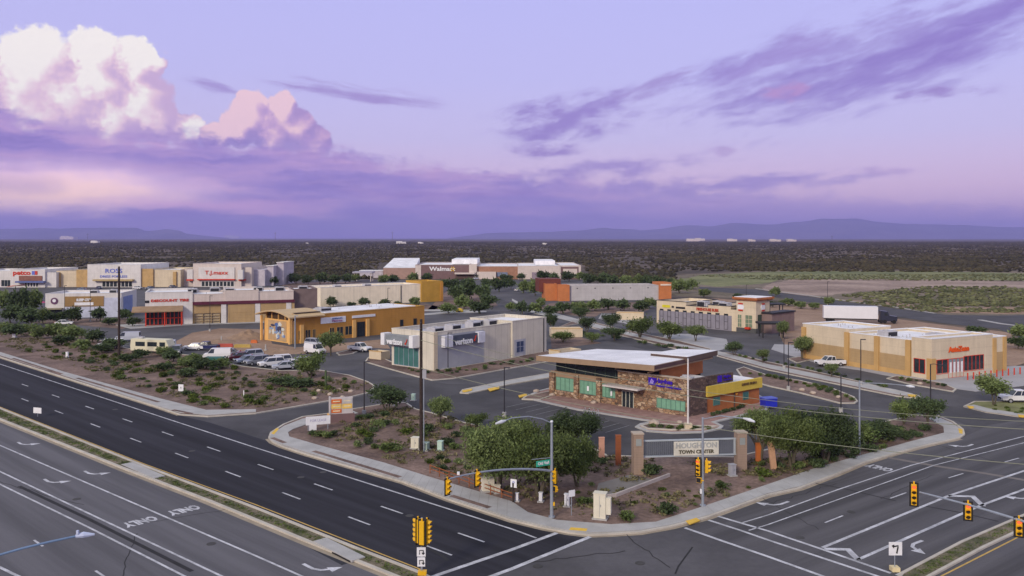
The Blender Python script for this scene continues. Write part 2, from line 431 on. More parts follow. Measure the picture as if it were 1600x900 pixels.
# median of the wide road
med = GP([(-300,509),(0,638),(225,728),(400,794),(560,858),(657,895),(690,912),(700,925),(670,925),(607,900),(487,852),(325,785),(187,732),(45,675),(0,657),(-300,519)])
MED = [tuple(p[:2]) for p in med]
island('median_a', None, turf, 'median_strip', conc2, .33, .10, world=MED)
b = MB()
for (p, q) in (((190,728),(240,750)), ((490,849),(550,880))):
    A1, A2 = G(*p), G(*q); d = (A2-A1).normalized(); n_ = Vector((-d.y, d.x, 0))
    b.prism([(A1+n_*-.02).xy, (A2+n_*-.02).xy, (A2+n_*1.15).xy, (A1+n_*1.15).xy], .05, .19)
struct(b.build('storm_drain_slab', conc))
b = MB()
for (p, q) in (((192,729),(239,749)), ((492,850),(548,879))):
    A1, A2 = G(*p), G(*q); d = (A2-A1).normalized(); n_ = Vector((-d.y, d.x, 0))
    b.prism([(A1-n_*.06).xy, (A2-n_*.06).xy, (A2+n_*.02).xy, (A1+n_*.02).xy], .0, .13)
    b.prism([(A1-n_*.75).xy, (A2-n_*.75).xy, (A2-n_*.1).xy, (A1-n_*.1).xy], .013, .017)
struct(b.build('storm_drain_opening', black))
# gutter pans
b = MB(); b.ribbon([p for p in GP([(-300,519),(0,657),(45,675),(187,732),(325,785),(487,852),(607,900),(670,925)])], 0, -.45, .018)
b.ribbon(GP(kA), 0, -.35, .018); b.ribbon(GP([(419,686),(425,692)]+kA2+[(920,838),(950,837),(1000,834),(1050,825),(1107,810),(1200,776),(1250,765),(1305,744),(1350,725),(1400,710),(1450,697),(1500,686)]), 0, -.35, .018)
struct(b.build('gutter', mat('gutter_tan', (.30, .25, .19), .9, .15, .6)))

# median of the cross road
mb_ = GP([(1407,897),(1500,848),(1600,805),(1750,745),(1900,690),(1900,718),(1750,775),(1600,829),(1540,857),(1455,903),(1420,925),(1395,912)])
island('median_b', None, turf, 'median_strip', conc2, .25, .10, world=[tuple(p[:2]) for p in mb_])

# left landscape island
islA = kA+[(325,652),(400,647),(500,630),(550,621),(575,615),(584,608),(585,603),(575,597),(547,587),(500,579),(440,580),(380,573),(300,556),(240,549),(200,545),(140,527),(60,512),(0,508),(-300,466)]
island('left', islA[1:-1]+[(-150,475)])
# corner island in front of the bank
islB = [(419,685),(422,677),(442,664),(472,652),(512,647),(550,640),(612,630),(635,630),(650,640),(675,646),(725,661),(775,671),(820,684),(870,696),(905,690),(935,705),(950,713),(1000,714),(1148,715),(1230,696),(1290,686),(1345,672),(1380,660),(1425,650),(1465,650),(1490,660),(1506,672),(1508,680),(1500,686),
        (1450,697),(1400,710),(1350,725),(1312,750),(1250,765),(1200,776),(1107,810),(1050,825),(1000,834),(950,837),(920,838),(887,834),(850,827),(800,815),(700,782),(630,755),(480,712),(440,699),(425,692)]
islB = [(u, v) for u, v in islB]
i0 = islB.index((1312,750)); islB[i0] = (1305,744)
island('corner', islB)
# sidewalks (on top of the island slabs)
def walk(px, z=.16, m=conc, name='sidewalk'):
    poly = [tuple(p[:2]) for p in GP(px)]
    b = MB(); b.prism(poly, z-.10, z); return struct(b.build(name, m))
walk([(-145,506),(-140,512),(0,556),(100,588),(242,634),(280,646),(325,650),(400,645),(400,641),(322,642),(250,624),(100,582),(0,551)])
walk([(421,687),(424,680),(444,667),(472,656),(512,650),(550,643),(560,647),(500,657),(475,666),(458,672),(450,677),(452,684),(500,698),(600,725),(670,747),(800,786),(825,803),(870,815),(955,822),(1025,818),(1095,795),(1200,759),(1275,733),(1350,712),(1425,691),(1475,678),(1474,668),(1450,655),(1465,653),(1487,662),(1503,673),(1504,680),(1497,685),
      (1450,695),(1400,708),(1350,723),(1305,742),(1250,762),(1200,773),(1107,807),(1050,822),(1000,831),(950,834),(920,835),(887,831),(850,824),(800,812),(700,779),(630,752),(480,709),(440,696),(428,691)])
# joints scored across the walks
b = MB()
def joints(inn, out, n_):
    for i in range(n_):
        t = (i+.5)/n_
        a = inn[0].lerp(inn[1], t); c = out[0].lerp(out[1], t); b.ribbon([a, c], -.015, .015, .165)
for (a, c, n_) in (((0,551,322,642), (0,556,280,646), 34), ((500,698,800,786), (480,709,800,812), 26), ((1095,795,1425,691), (1107,807,1450,695), 26)):
    joints((G(a[0], a[1]), G(a[2], a[3])), (G(c[0], c[1]), G(c[2], c[3])), n_)
struct(b.build('sidewalk_joint', mat('joint', (.26, .24, .22))))
# gravel verge pockets between kerb and walk
b = MB()
for a, c in (((20,561),(97,586)), ((120,592),(248,630)), ((270,642),(300,648)), ((425,686),(445,694)), ((490,707),(625,748)), ((705,777),(765,796))):
    P0, P1 = G(*a), G(*c); d = (P1-P0).normalized(); n_ = Vector((-d.y, d.x, 0))
    b.prism([(P0+n_*-.28).xy, (P1+n_*-.28).xy, (P1+n_*.3).xy, (P0+n_*.3).xy], .12, .168)
struct(b.build('verge_gravel', gravel))
# tactile ramps
def ramp_px(px): return [tuple(p[:2]) for p in GP(px)]
b = MB()
for px in ([(889,831),(916,833),(918,829),(892,827)], [(1071,817),(1088,812),(1094,816),(1078,822)], [(1497,671),(1504,673),(1504,680),(1499,679)], [(424,679),(432,671),(436,672),(428,681)]):
    b.prism(ramp_px(px), .1, .172)
for px in ([(722,612),(738,609),(737,612),(724,615)], [(762,609),(780,606),(780,609),(766,613)], [(810,620),(822,617),(824,620),(812,623)], [(1418,618),(1432,619),(1430,622),(1420,621)], [(1510,636),(1521,637),(1522,640),(1514,639)], [(1590,650),(1605,651),(1605,654),(1592,653)]):
    b.prism(ramp_px(px), .1, .22)
struct(b.build('tactile_pad', tact))

# smaller islands and kerbs
island('shop', [(570,566),(600,575),(650,589),(675,595),(710,592),(800,576),(860,565),(872,556),(852,547),(800,560),(690,578),(650,572),(612,566),(590,556),(575,559)])
island('strip', [(718,615),(722,610),(800,594),(863,583),(863,590),(800,601),(732,616)], conc, hz=.12)
island('drive', [(1150,578),(1162,574),(1200,587),(1250,595),(1300,607),(1335,621),(1341,628),(1336,631),(1312,631),(1250,615),(1200,604),(1160,592)])
island('food', [(872,512),(905,505),(940,517),(1000,532),(1050,546),(1100,552),(1110,541),(1150,536),(1225,540),(1225,549),(1160,547),(1119,556),(1055,543),(940,518),(870,499)][:1]+[(905,506),(945,519),(1000,532),(1052,545),(1110,553),(1112,546),(1060,533),(1010,523),(960,512),(905,498)])
island('street_far', [(1120,551),(1150,553),(1200,566),(1260,578),(1340,596),(1400,612),(1436,619),(1440,624),(1400,620),(1325,605),(1200,579),(1120,557)])
island('parts_front', [(1385,592),(1400,588),(1445,594),(1475,600),(1495,609),(1490,613),(1425,602)])
island('parts_side', [(1230,561),(1262,556),(1275,561),(1245,568)])
island('car_row', [(1505,636),(1522,628),(1600,628),(1800,640),(1800,665),(1600,653),(1540,645)], grassfield)
island('bank', [(817,622),(840,612),(862,606),(950,600),(1150,600),(1205,628),(1200,641),(1162,650),(1118,661),(1131,667),(1127,671),(1100,677),(1050,678),(1010,675),(992,668),(1000,663),(1020,660),(900,641)], brick, 'bank_plaza', conc, .5)
island('bank_bed', [(1000,667),(1020,663),(1070,667),(1122,668),(1100,673),(1050,674),(1010,672)], gravel, hz=.2)
island('bank_left', [(815,625),(822,620),(862,612),(862,620),(845,626),(850,628),(830,632)][:5], gravel, hz=.16)
island('arch_lot', [(525,552),(556,545),(562,548),(552,553),(530,556)], gravel)
walk([(800,470),(832,490),(870,497),(940,515),(1055,541),(1115,550),(1122,555),(1200,576),(1325,602),(1400,617),(1435,622),(1425,616),(1400,610),(1325,595),(1200,570),(1124,550),(1050,536),(940,509),(872,491),(832,484),(800,467)], .14)
walk([(1205,546),(1235,556),(1290,571),(1340,578),(1400,590),(1460,603),(1525,612),(1600,603),(1700,593),(1700,572),(1590,572),(1450,578),(1260,540),(1210,538)], .05, pave, 'plaza')
walk([(1505,636),(1540,645),(1600,653),(1800,664),(1800,660),(1600,649),(1545,640),(1522,634)], .18)
walk([(1030,536),(1060,541),(1110,552),(1140,543),(1135,530),(1080,522),(1040,522)], .05, pave, 'plaza')
walk([(935,498),(975,505),(1000,512),(1020,505),(985,492),(940,490)], .04, pave, 'plaza')
walk([(180,508),(205,514),(300,508),(460,503),(460,500),(300,505),(205,507)], .12)
walk([(650,486),(740,486),(742,484),(655,484)], .1)
walk([(562,500),(600,497),(700,490),(760,488),(760,486),(700,487)], .1)
# construction patch by the arch building
sheet('dirt_lot', GP([(262,540),(300,520),(345,513),(418,515),(425,537),(462,543),(600,530),(610,545),(560,543),(520,551),(400,556),(330,541)]), .02, dirt)
# dirt lot, roads and fields beyond to the right
def rough(px, amp=1.0, sub=10):
    out = []
    n = len(px)
    for i in range(n):
        a, b2 = px[i], px[(i+1) % n]
        for k in range(sub):
            t = k/sub; u = a[0]+(b2[0]-a[0])*t; v = a[1]+(b2[1]-a[1])*t
            out.append((u+rnd.uniform(-3, 3)*amp, v+rnd.uniform(-.35, .35)*amp*(v-372)/90))
    return out
sheet('dirt_lot', GP([(1040,470),(1120,466),(1200,474),(1290,476),(1400,498),(1500,511),(1560,517),(1640,530),(1640,556),(1585,572),(1350,560),(1240,545),(1205,530),(1195,497),(1110,477)]), -.02, dirt)
sheet('field', GP(rough([(1000,448),(1050,430),(1200,422),(1500,423),(1900,426),(1900,560),(1640,560),(1560,515),(1300,476),(1200,468),(1060,462)], 1)), -.045, mat('olive_dirt', (.135,.115,.07), .95, .25, .03, 8, c2=(.20,.155,.115), fine=.3))
sheet('field', GP(rough([(1055,438),(1100,429),(1200,424.5),(1300,423.5),(1500,424.5),(1800,431),(1800,440),(1400,436),(1225,435),(1195,443),(1120,448)], 1.2)), -.03, grassfield)
sheet('verge', GP([(835,484),(860,474),(1010,472),(1014,484),(1000,490),(940,489),(930,495),(900,494),(872,489),(850,486)]), .012, gravel)
sheet('verge', GP([(668,484),(690,462),(705,448),(745,446),(768,464),(778,478),(742,486)]), .012, gravel)
sheet('verge', GP([(440,447),(445,440),(560,441),(600,446),(690,444),(690,449),(600,450),(500,449)]), .012, gravel)
sheet('verge', GP([(40,504),(75,499),(205,497),(228,506),(190,514),(120,508)]), .012, gravel)
sheet('verge', GP([(480,482),(500,481),(662,474),(690,480),(668,487),(600,487),(560,483)]), .012, gravel)
sheet('verge', GP([(860,528),(905,527),(940,536),(900,541),(862,545)]), .012, gravel)
sheet('field', GP(rough([(1190,450),(1200,444),(1235,437),(1400,436),(1520,437),(1700,444),(1700,452),(1450,450),(1340,456),(1290,462),(1200,462)], 1.2)), -.035, pinkdirt)
sheet('field', GP(rough([(1270,464),(1400,474),(1480,480),(1700,480),(1700,492),(1480,489),(1330,470)], 1)), -.032, dirt)
sheet('road', GP([(1090,448),(1180,452),(1250,461),(1310,470),(1400,482),(1480,492),(1560,493),(1700,490),(1700,518),(1600,530),(1560,514),(1480,506),(1400,495),(1300,478),(1200,463),(1100,454)]), .006, seal)
b = MB(); b.ribbon(GP([(1180,451),(1250,460),(1310,468.5),(1400,480.5),(1460,490)]), 0, .9, .1, .15); b.ribbon(GP([(1527,500),(1560,506),(1640,516)]), 0, 1.5, .1, .15)
struct(b.build('kerb', conc))


# ------------------------------------------------------------------ painted lines
pm = MB(); ZM = .022
def line(px, w=.16, z=ZM): pm.ribbon(GP(px), -w/2, w/2, z)
line([(-300,477),(0,569),(400,700),(800,827),(838,841)], .2)
for p in [(39,602),(87,619),(140,637),(199,657),(262,678),(334,702),(415,730),(505,761),(612,797),(736,840),
          (39,625),(92,644),(149,665),(212,688),(284,712),(364,741),(455,775),(561,814),(685,860)]:
    c = G(*p); d = Vector((.738, -.675, 0)); pm.ribbon([c-d*1.5, c+d*1.5], -.09, .09, ZM)
line([(870,833),(800,859),(680,900),(640,915)], .4); line([(922,839),(800,889),(762,903)], .4)
line([(-300,566),(2,697),(400,869),(470,900),(600,955)], .2); line([(-300,604),(0,737),(345,900),(450,950)], .2)
line([(-300,620),(0,757),(140,825),(287,900),(380,946)], .2); line([(-40,868),(0,887),(27,900),(80,925)], .25)
for p in [(60,849),(158,898)]:
    c = G(*p); d = Vector((.738, -.675, 0)); pm.ribbon([c-d*1.0, c+d*1.0], -.09, .09, ZM)
line([(1112,833),(1160,817),(1200,805),(1310,765),(1425,727),(1600,682),(1750,645)][1:], .16)
line([(1170,829),(1200,820),(1460,727),(1600,692),(1750,655)], .14)
line([(1122,807),(1200,830),(1280,857),(1392,896)], .3); line([(1107,813),(1157,829),(1200,844),(1375,902)], .3); line([(1070,825),(1130,846),(1200,870),(1292,903)], .32)
line([(1285,856),(1482,775),(1600,736),(1800,672)], .3); line([(1340,875),(1530,791),(1600,765),(1800,690)], .3)
line([(1288,858),(1325,859),(1341,875)], .5); line([(1482,775),(1520,776),(1536,791)], .5)
line([(1400,899),(1500,850),(1600,804)], .15)
line([(1437,769),(1470,779)], .3); line([(1530,795),(1585,812)], .25)
for p, q in (((1289,817),(1317,806)), ((1391,779),(1416,770)), ((1482,747),(1505,740)), ((1570,722),(1592,716))): line([p, q], .16)
# bays round the bank and elsewhere
pm_main = pm; pm = MB()
for i in range(11):
    u = 828+i*15.5; v = 626+i*3.7
    a = G(u, v+2); pm.ribbon([a, a+Vector((-.666, -.746, 0))*5.2], -.06, .06, ZM)
for i in range(6):
    a = G(1125+i*13, 663-i*3.6); pm.ribbon([a, a+Vector((.746, -.666, 0))*4.5], -.06, .06, ZM)
for i in range(9):
    a = G(905+i*9, 690+i*.2); pm.ribbon([a, a+Vector((.25, .95, 0))*5], -.06, .06, ZM) if i < 2 else None
_o = pm.build('parking_line', faded); _o['kind'] = 'structure'; pm = pm_main
def strokes(c, d, pts, w):
    n_ = Vector((-d.y, d.x, 0)); P = [c+d*x+n_*y for x, y in pts]; pm.ribbon(P, -w/2, w/2, ZM)
def arrow(px, d, side):
    c = G(*px); n_ = Vector((-d.y, d.x, 0))*side
    P = [c+d*x+n_*y for x, y in ((-1.7,-.3),(-.4,-.35),(.25,-.1),(.6,.45))]
    pm.ribbon(P, -.14, .14, ZM)
    T = [c+d*x+n_*y for x, y in ((.15,.45),(1.15,.25),(.95,1.3))]
    pm.add([(p.x, p.y, ZM+.002) for p in T], [(0, 1, 2)])
dA = Vector((.738, -.675, 0)); dB = Vector((-.804, -.595, 0))
for p in ((84,753),(147,740),(40,694),(500,889)): arrow(p, dA, 1)
for p in ((1210,788),(1505,697)): arrow(p, dB, -1)
arrow((1430,854), dB, 1); arrow((1597,778), dB, -1)
pm_o = pm.build('road_marking', white); pm_o['kind'] = 'structure'
def text_mesh(body, size, ext=.0, sx=1.0, align='CENTER', bold=0.0):
    cu = bpy.data.curves.new('t', 'FONT'); cu.body = body; cu.size = size; cu.extrude = ext; cu.align_x = align; cu.align_y = 'CENTER'; cu.resolution_u = 2; cu.offset = bold
    o = bpy.data.objects.new('t', cu); COL.objects.link(o)
    dg = bpy.context.evaluated_depsgraph_get(); me = bpy.data.meshes.new_from_object(o.evaluated_get(dg))
    bpy.data.objects.remove(o); bpy.data.curves.remove(cu)
    me.transform(Matrix.Diagonal((sx, 1, 1, 1))); me.materials.clear(); return me
def ground_text(body, px, d, size, stretch):
    me = text_mesh(body, size, 0, 1, bold=.05); me.transform(Matrix.Diagonal((1, stretch, 1, 1)))
    up = Vector(d); rt = Vector((d.y, -d.x, 0)); c = G(*px)
    M = Matrix(((rt.x, up.x, 0, c.x), (rt.y, up.y, 0, c.y), (0, 0, 1, ZM), (0, 0, 0, 1)))
    me.transform(M); struct(link_mesh('road_lettering', me, white))
for p in ((219,815),(287,797)): ground_text('ONLY', p, dA, .98, 1.9)
ground_text('ONLY', (1375,731), dB, .95, 1.9)
b = MB(); b.ribbon(GP([(-300,508.5),(0,636),(225,725),(400,789),(657,890)]), -.07, .07, ZM); b.ribbon(GP([(1470,901),(1590,840),(1750,783)]), -.07, .07, ZM)
struct(b.build('yellow_line', yellow))
# tar seams, dark strips and patches
b = MB()
for (u, v) in ((120,700),(300,705),(180,640),(505,738),(640,806),(470,746),(840,885),(1000,880),(330,850),(120,780),(1330,800),(1250,840),(720,610),(900,600)):
    c = G(u, v); b.tube((c.x, c.y, .012), (c.x, c.y, .027), .36, .36, 14)
struct(b.build('manhole_cover', mat('cast_iron', (.05,.047,.045), .7, .2)))
b = MB()
for (u, v, L, th) in ((60,770,14,TH_A+.2),(200,870,10,TH_A-.5),(330,800,12,TH_A+1.3),(1230,800,9,TH_B+1.2),(1420,760,12,TH_B+.1),(900,870,8,.3),(1010,860,7,1.9),(420,640,6,.4),(700,620,9,1.0),(650,606,8,2.2),(760,640,8,.2),(1260,770,10,TH_B),(1480,700,12,TH_B+1.3),(520,610,9,.1)):
    c = G(u, v); P = []
    for k in range(14):
        t_ = (k/13-.5)*L; P.append((c.x+math.cos(th)*t_+rnd.uniform(-.18,.18), c.y+math.sin(th)*t_+rnd.uniform(-.18,.18)))
    b.ribbon(P, -.035, .035, .0205)
for px, w in (([(30,760),(140,812),(300,893)], .35), ([(1250,751),(1320,764),(1400,783)], .18), ([(1055,897),(1060,885),(1082,855)], .12), ([(672,858),(690,868),(700,876)], .3), ([(1440,790),(1500,801),(1560,815)], .2)):  # second strip is a thin dark line drawn across the cross road
    b.ribbon(GP(px), -w/2, w/2, .019)
struct(b.build('tar_and_dark_strip', tarblk))
b = MB(); b.ribbon(GP([(1387,715),(1460,728),(1540,740),(1640,757)]), -.35, .35, .019); struct(b.build('patched_trench', mat('trench', (.17, .15, .14), .9, .1)))

# ------------------------------------------------------------------ mountains
def ridge(pts, dist, seedv, m):
    b = MB(); N = []; us = []
    u = pts[0][0]
    while u <= pts[-1][0]:
        for (a, b2) in zip(pts, pts[1:]):
            if a[0] <= u <= b2[0]: t = (u-a[0])/(b2[0]-a[0]); v = a[1]+(b2[1]-a[1])*t; break
        us.append((u, v)); u += 6
    rows = 7; vs = []
    for j in range(rows):
        f = j/(rows-1)
        for u, v in us:
            Y = dist*(.86+.14*f) if j < rows-1 else dist
            top = (V0-v)/F*dist+H
            nn = mnoise.fractal(Vector((u*.02+seedv, j*.6, 0)), 1, 2, 5)
            z = top*(f**1.3)+(nn*top*.22*(1-f*.5) if f > 0 else -30)
            vs.append(((u-800)/F*Y, Y, z))
    n = len(us); b.add(vs, [(j*n+i, j*n+i+1, (j+1)*n+i+1, (j+1)*n+i) for j in range(rows-1) for i in range(n-1)])
    # back side
    bk = [((u-800)/F*dist*1.1, dist*1.1, -40) for u, v in us]; k = len(b.v)
    b.v += bk; b.f += [((rows-1)*n+i, (rows-1)*n+i+1, k+i+1, k+i) for i in range(n-1)]
    return struct(b.build('mountain_range', m))
mtn = mat('mountain', (.07, .06, .055), .95, .3, .0008, 8, c2=(.12, .10, .09))
ridge([(700,372),(760,364.5),(800,363),(860,362),(905,359),(945,356),(1000,360),(1040,357),(1070,352),(1110,354),(1150,350),(1210,350.5),(1250,346),(1290,343),(1340,342),(1400,348),(1460,350),(1520,352),(1600,355),(1700,350),(1900,356),(2200,366)], 30000, 3, mtn)
ridge([(-500,362),(-300,356),(-100,358),(0,358),(120,357),(215,357),(228,362),(245,359),(262,357.5),(280,360),(292,365),(330,369),(360,372)], 27000, 11, mtn)

# ------------------------------------------------------------------ air
hb = MB(); hb.box(-45000, -2500, -45, 45000, 42000, 800)
haze = hb.build('haze', None); haze['kind'] = 'stuff'
hm = bpy.data.materials.new('haze'); hm.use_nodes = True; nt = hm.node_tree; nt.nodes.clear()
pv = nt.nodes.new('ShaderNodeVolumePrincipled'); pv.inputs['Color'].default_value = (.46, .45, 1.0, 1); pv.inputs['Density'].default_value = 4.8e-5; pv.inputs['Anisotropy'].default_value = 0.0
o_ = nt.nodes.new('ShaderNodeOutputMaterial'); nt.links.new(pv.outputs[0], o_.inputs['Volume'])
haze.data.materials.clear(); haze.data.materials.append(hm)
# ------------------------------------------------------------------ buildings
def stone_mat(name, cols, scale=1.6):
    m = bpy.data.materials.new(name); m.use_nodes = True; nt = m.node_tree; b = nt.nodes['Principled BSDF']; b.inputs['Roughness'].default_value = .9
    tc = nt.nodes.new('ShaderNodeTexCoord'); mp = nt.nodes.new('ShaderNodeMapping'); nt.links.new(tc.outputs['Object'], mp.inputs[0]); mp.inputs['Scale'].default_value = (1, 1, 2.0)
    vo = nt.nodes.new('ShaderNodeTexVoronoi'); vo.inputs['Scale'].default_value = scale; nt.links.new(mp.outputs[0], vo.inputs['Vector'])
    sp = nt.nodes.new('ShaderNodeSeparateColor'); nt.links.new(vo.outputs['Color'], sp.inputs[0])
    c = X(nt, sp.outputs[0]).ramp([(i/(len(cols)-1), c) for i, c in enumerate(cols)], True)
    ve = nt.nodes.new('ShaderNodeTexVoronoi'); ve.feature = 'DISTANCE_TO_EDGE'; ve.inputs['Scale'].default_value = scale; nt.links.new(mp.outputs[0], ve.inputs['Vector'])
    e = X(nt, ve.outputs['Distance']).step(.0, .09)
    c = mixc(nt, e, (.045, .035, .028), c)
    nt.links.new(c.s, b.inputs['Base Color']); return m
def line_mat(name, c, axis, period, dark=.8, rough=.85, var=.06, spec=.3):
    """painted masonry or panels with regular joints"""
    m = mat(name, c, rough, var, .35, 6, spec=spec, fine=.04); nt = m.node_tree; b = nt.nodes['Principled BSDF']
    src = b.inputs['Base Color'].links[0].from_socket
    tc = nt.nodes.new('ShaderNodeTexCoord'); sp = nt.nodes.new('ShaderNodeSeparateXYZ'); nt.links.new(tc.outputs['Object'], sp.inputs[0])
    v = X(nt, sp.outputs[axis]) if axis < 3 else (X(nt, sp.outputs[0])+X(nt, sp.outputs[1]))
    st_ = nz(nt, vec(nt, X(nt, sp.outputs[0])*1.6, X(nt, sp.outputs[1])*1.6, X(nt, sp.outputs[2])*.12), 1.0, 5, .7).step(.2, .8)*.16+.90
    wcol = mixc(nt, 1.0, X(nt, src), vec(nt, st_, st_, st_), 'MULTIPLY'); src = wcol.s
    f = ((v*(1/period))._m('FRACT')-.5).abs().step(.44, .47)
    c2 = mixc(nt, f, X(nt, src), mixc(nt, 1.0, X(nt, src), (dark,)*3, 'MULTIPLY')); nt.links.new(c2.s, b.inputs['Base Color']); return m

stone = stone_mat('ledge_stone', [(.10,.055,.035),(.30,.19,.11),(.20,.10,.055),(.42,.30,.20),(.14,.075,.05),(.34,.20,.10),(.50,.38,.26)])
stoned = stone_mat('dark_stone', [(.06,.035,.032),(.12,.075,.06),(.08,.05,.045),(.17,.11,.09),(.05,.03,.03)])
cream = line_mat('cream_stucco', (.60,.50,.36), 2, 1.6, .93)
beige = line_mat('beige_block', (.55,.485,.385), 2, .6, .93)
creamp = line_mat('pale_cream_panel', (.80,.70,.54), 3, 6.2, .93)
creamw = line_mat('cream_siding', (.60,.55,.46), 3, 1.9, .88)
greyst = line_mat('grey_stucco', (.44,.42,.42), 2, 1.5, .93)
graypan = mat('blue_grey_panel', (.36,.365,.39), .6, .06)
tan = mat('tan_stucco', (.50,.31,.12), .85, .08, .5, fine=.05)
tan2 = line_mat('tan_block', (.41,.28,.14), 2, .5, .9)
gold = line_mat('golden_block', (.46,.225,.05), 2, .5, .88)
golds = mat('golden_stucco', (.44,.25,.045), .85, .1, .4, fine=.05)
archm = mat('arch_tan', (.70,.41,.14), .8, .06)
rust = mat('rust_stucco', (.36,.125,.045), .85, .12, .7, fine=.06)
orange = mat('orange_stucco', (.48,.17,.06), .85, .08, .5, fine=.05)
brownw = line_mat('wood_cladding', (.30,.185,.075), 2, .35, .8)
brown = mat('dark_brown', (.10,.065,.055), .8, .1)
fascia = mat('bronze_fascia', (.30,.205,.13), .6, .08)
burg = mat('burgundy_trim', (.10,.02,.04), .7, .1)
whitew = line_mat('white_stucco', (.62,.59,.57), 2, 2.2, .95)
pinkw = line_mat('pale_block', (.58,.50,.455), 2, 1.2, .94)
redp = mat('red_paint', (.52,.045,.02), .5, .05)
bluep = mat('purple_blue_sign', (.045,.015,.38), .4, .05)
bluesign = mat('blue_sign', (.11,.15,.50), .4, .05)
yelw = line_mat('yellow_fascia', (.58,.42,.065), 2, .4, .92)
blackm = mat('black_trim', (.02,.02,.025), .6, .1)
unit = mat('roof_unit_metal', (.42,.41,.43), .5, .1, 1.5)
steelb = mat('blue_awning', (.10,.13,.30), .6, .1)

class Bld:
    def __init__(s, name, label, o, d, L, D, group=None):
        s.o = Vector(o[:2]); s.d = Vector(d).normalized(); s.n = Vector((-s.d.y, s.d.x)); s.L, s.D = L, D
        s.root = thing(name, label, 'building', (o[0], o[1], 0), math.atan2(s.d.y, s.d.x), group); s.M = Matrix()
    def su(s, u, y=0.0):     # distance along the front where the photo column u crosses it
        k = (u-800)/F; o = s.o+s.n*y; return (k*o.y-o.x)/(s.d.x-k*s.d.y)
    def tu(s, u, x=0.0):     # distance back along a side wall
        k = (u-800)/F; o = s.o+s.d*x; return (k*o.y-o.x)/(s.n.x-k*s.n.y)
    def h(s, v, x=0.0, y=0.0):
        p = s.o+s.d*x+s.n*y; return H-(v-V0)*p.y/F
    def mb(s): m = MB(); m.M = s.M.copy(); return m
    def fb(s, m, face, c, s0, s1, z0, z1, d0, d1):
        if face == 'f': m.box(s0, c-d1, z0, s1, c-d0, z1)
        elif face == 'b': m.box(s0, c+d0, z0, s1, c+d1, z1)
        elif face == 'l': m.box(c-d1, s0, z0, c-d0, s1, z1)
        else: m.box(c+d0, s0, z0, c+d1, s1, z1)
        return m
    def part(s, name, m, face, c, s0, s1, z0, z1, d0, d1, parent=None, label=None):
        b = s.mb(); s.fb(b, face, c, s0, s1, z0, z1, d0, d1); o = b.build(name, m, parent or s.root)
        if label: o['label'] = label
        return o
    def shell(s, x0, y0, x1, y1, h, wm, roof=roofw, capm=None, drop=.6, z0=-.1, t=.3, name='wall'):
        b = s.mb(); b.box(x0, y0, z0, x1, y0+t, h).box(x0, y1-t, z0, x1, y1, h).box(x0, y0+t, z0, x0+t, y1-t, h).box(x1-t, y0+t, z0, x1, y1-t, h)
        w = b.build(name, wm, s.root)
        b = s.mb(); b.box(x0+t, y0+t, h-drop-.2, x1-t, y1-t, h-drop); b.build('roof', roof, s.root)
        e = .06; b = s.mb(); b.box(x0-e, y0-e, h, x1+e, y0+t+e, h+.14).box(x0-e, y1-t-e, h, x1+e, y1+e, h+.14).box(x0-e, y0+t+e, h, x0+t+e, y1-t-e, h+.14).box(x1-t-e, y0+t+e, h, x1+e, y1-t-e, h+.14)
        b.build('parapet_cap', capm or wm, s.root); return w
    def window(s, face, c, s0, s1, z0, z1, nx=2, nz_=1, fm=blackm, gm=glass, name='window', f=.08, d=.07):
        b = s.mb()
        for i in range(nx+1):
            x = s0+(s1-s0)*i/nx; s.fb(b, face, c, x-f/2, x+f/2, z0-f/2, z1+f/2, .0, d)
        for j in range(nz_+1):
            z = z0+(z1-z0)*j/nz_
            for i in range(nx):
                a0 = s0+(s1-s0)*i/nx+f/2; a1 = s0+(s1-s0)*(i+1)/nx-f/2; s.fb(b, face, c, a0, a1, z-f/2, z+f/2, .0, d-.004)
        w = b.build(name, fm, s.root)
        b = s.mb(); s.fb(b, face, c, s0, s1, z0, z1, .002, .03); b.build('pane', gm, w); return w
    def text(s, body, face, c, sc_, z, size, m, sx=1.0, d=.06, ext=.05, name='sign_lettering', parent=None, bold=0.0):
        me = text_mesh(body, size, ext, sx, bold=bold)
        c_ = {'f': ((1,0,0,sc_),(0,0,-1,c-d-ext),(0,1,0,z)), 'r': ((0,0,1,c+d+ext),(1,0,0,sc_),(0,1,0,z)), 'l': ((0,0,-1,c-d-ext),(-1,0,0,sc_),(0,1,0,z))}[face]
        me.transform(s.M @ Matrix((*c_, (0,0,0,1)))); return link_mesh(name, me, m, parent or s.root)
    def hvac(s, x, y, z, w=2.2, l=1.8, h=1.2):
        b = s.mb(); b.box(x-w/2, y-l/2, z, x+w/2, y+l/2, z+h); b.tube((x-w/5, y, z+h), (x-w/5, y, z+h+.15), .45, .45, 12)
        b.box(x+w/2, y-l/4, z+.2, x+w/2+.35, y+l/4, z+h*.7); o = b.build('roof_unit', unit, s.root, .04)
        b = s.mb(); b.box(x-w/2+.15, y-l/2-.03, z+.25, x+w/2-.15, y-l/2-.005, z+h-.2); b.build('grille', blackm, o)
    def pipes(s, n, x0, y0, x1, y1, z):
        b = s.mb()
        for i in range(n):
            x, y = rnd.uniform(x0, x1), rnd.uniform(y0, y1); b.tube((x, y, z), (x, y, z+rnd.uniform(.3, .7)), .09, .09, 6)
        b.build('roof_vents', unit, s.root)

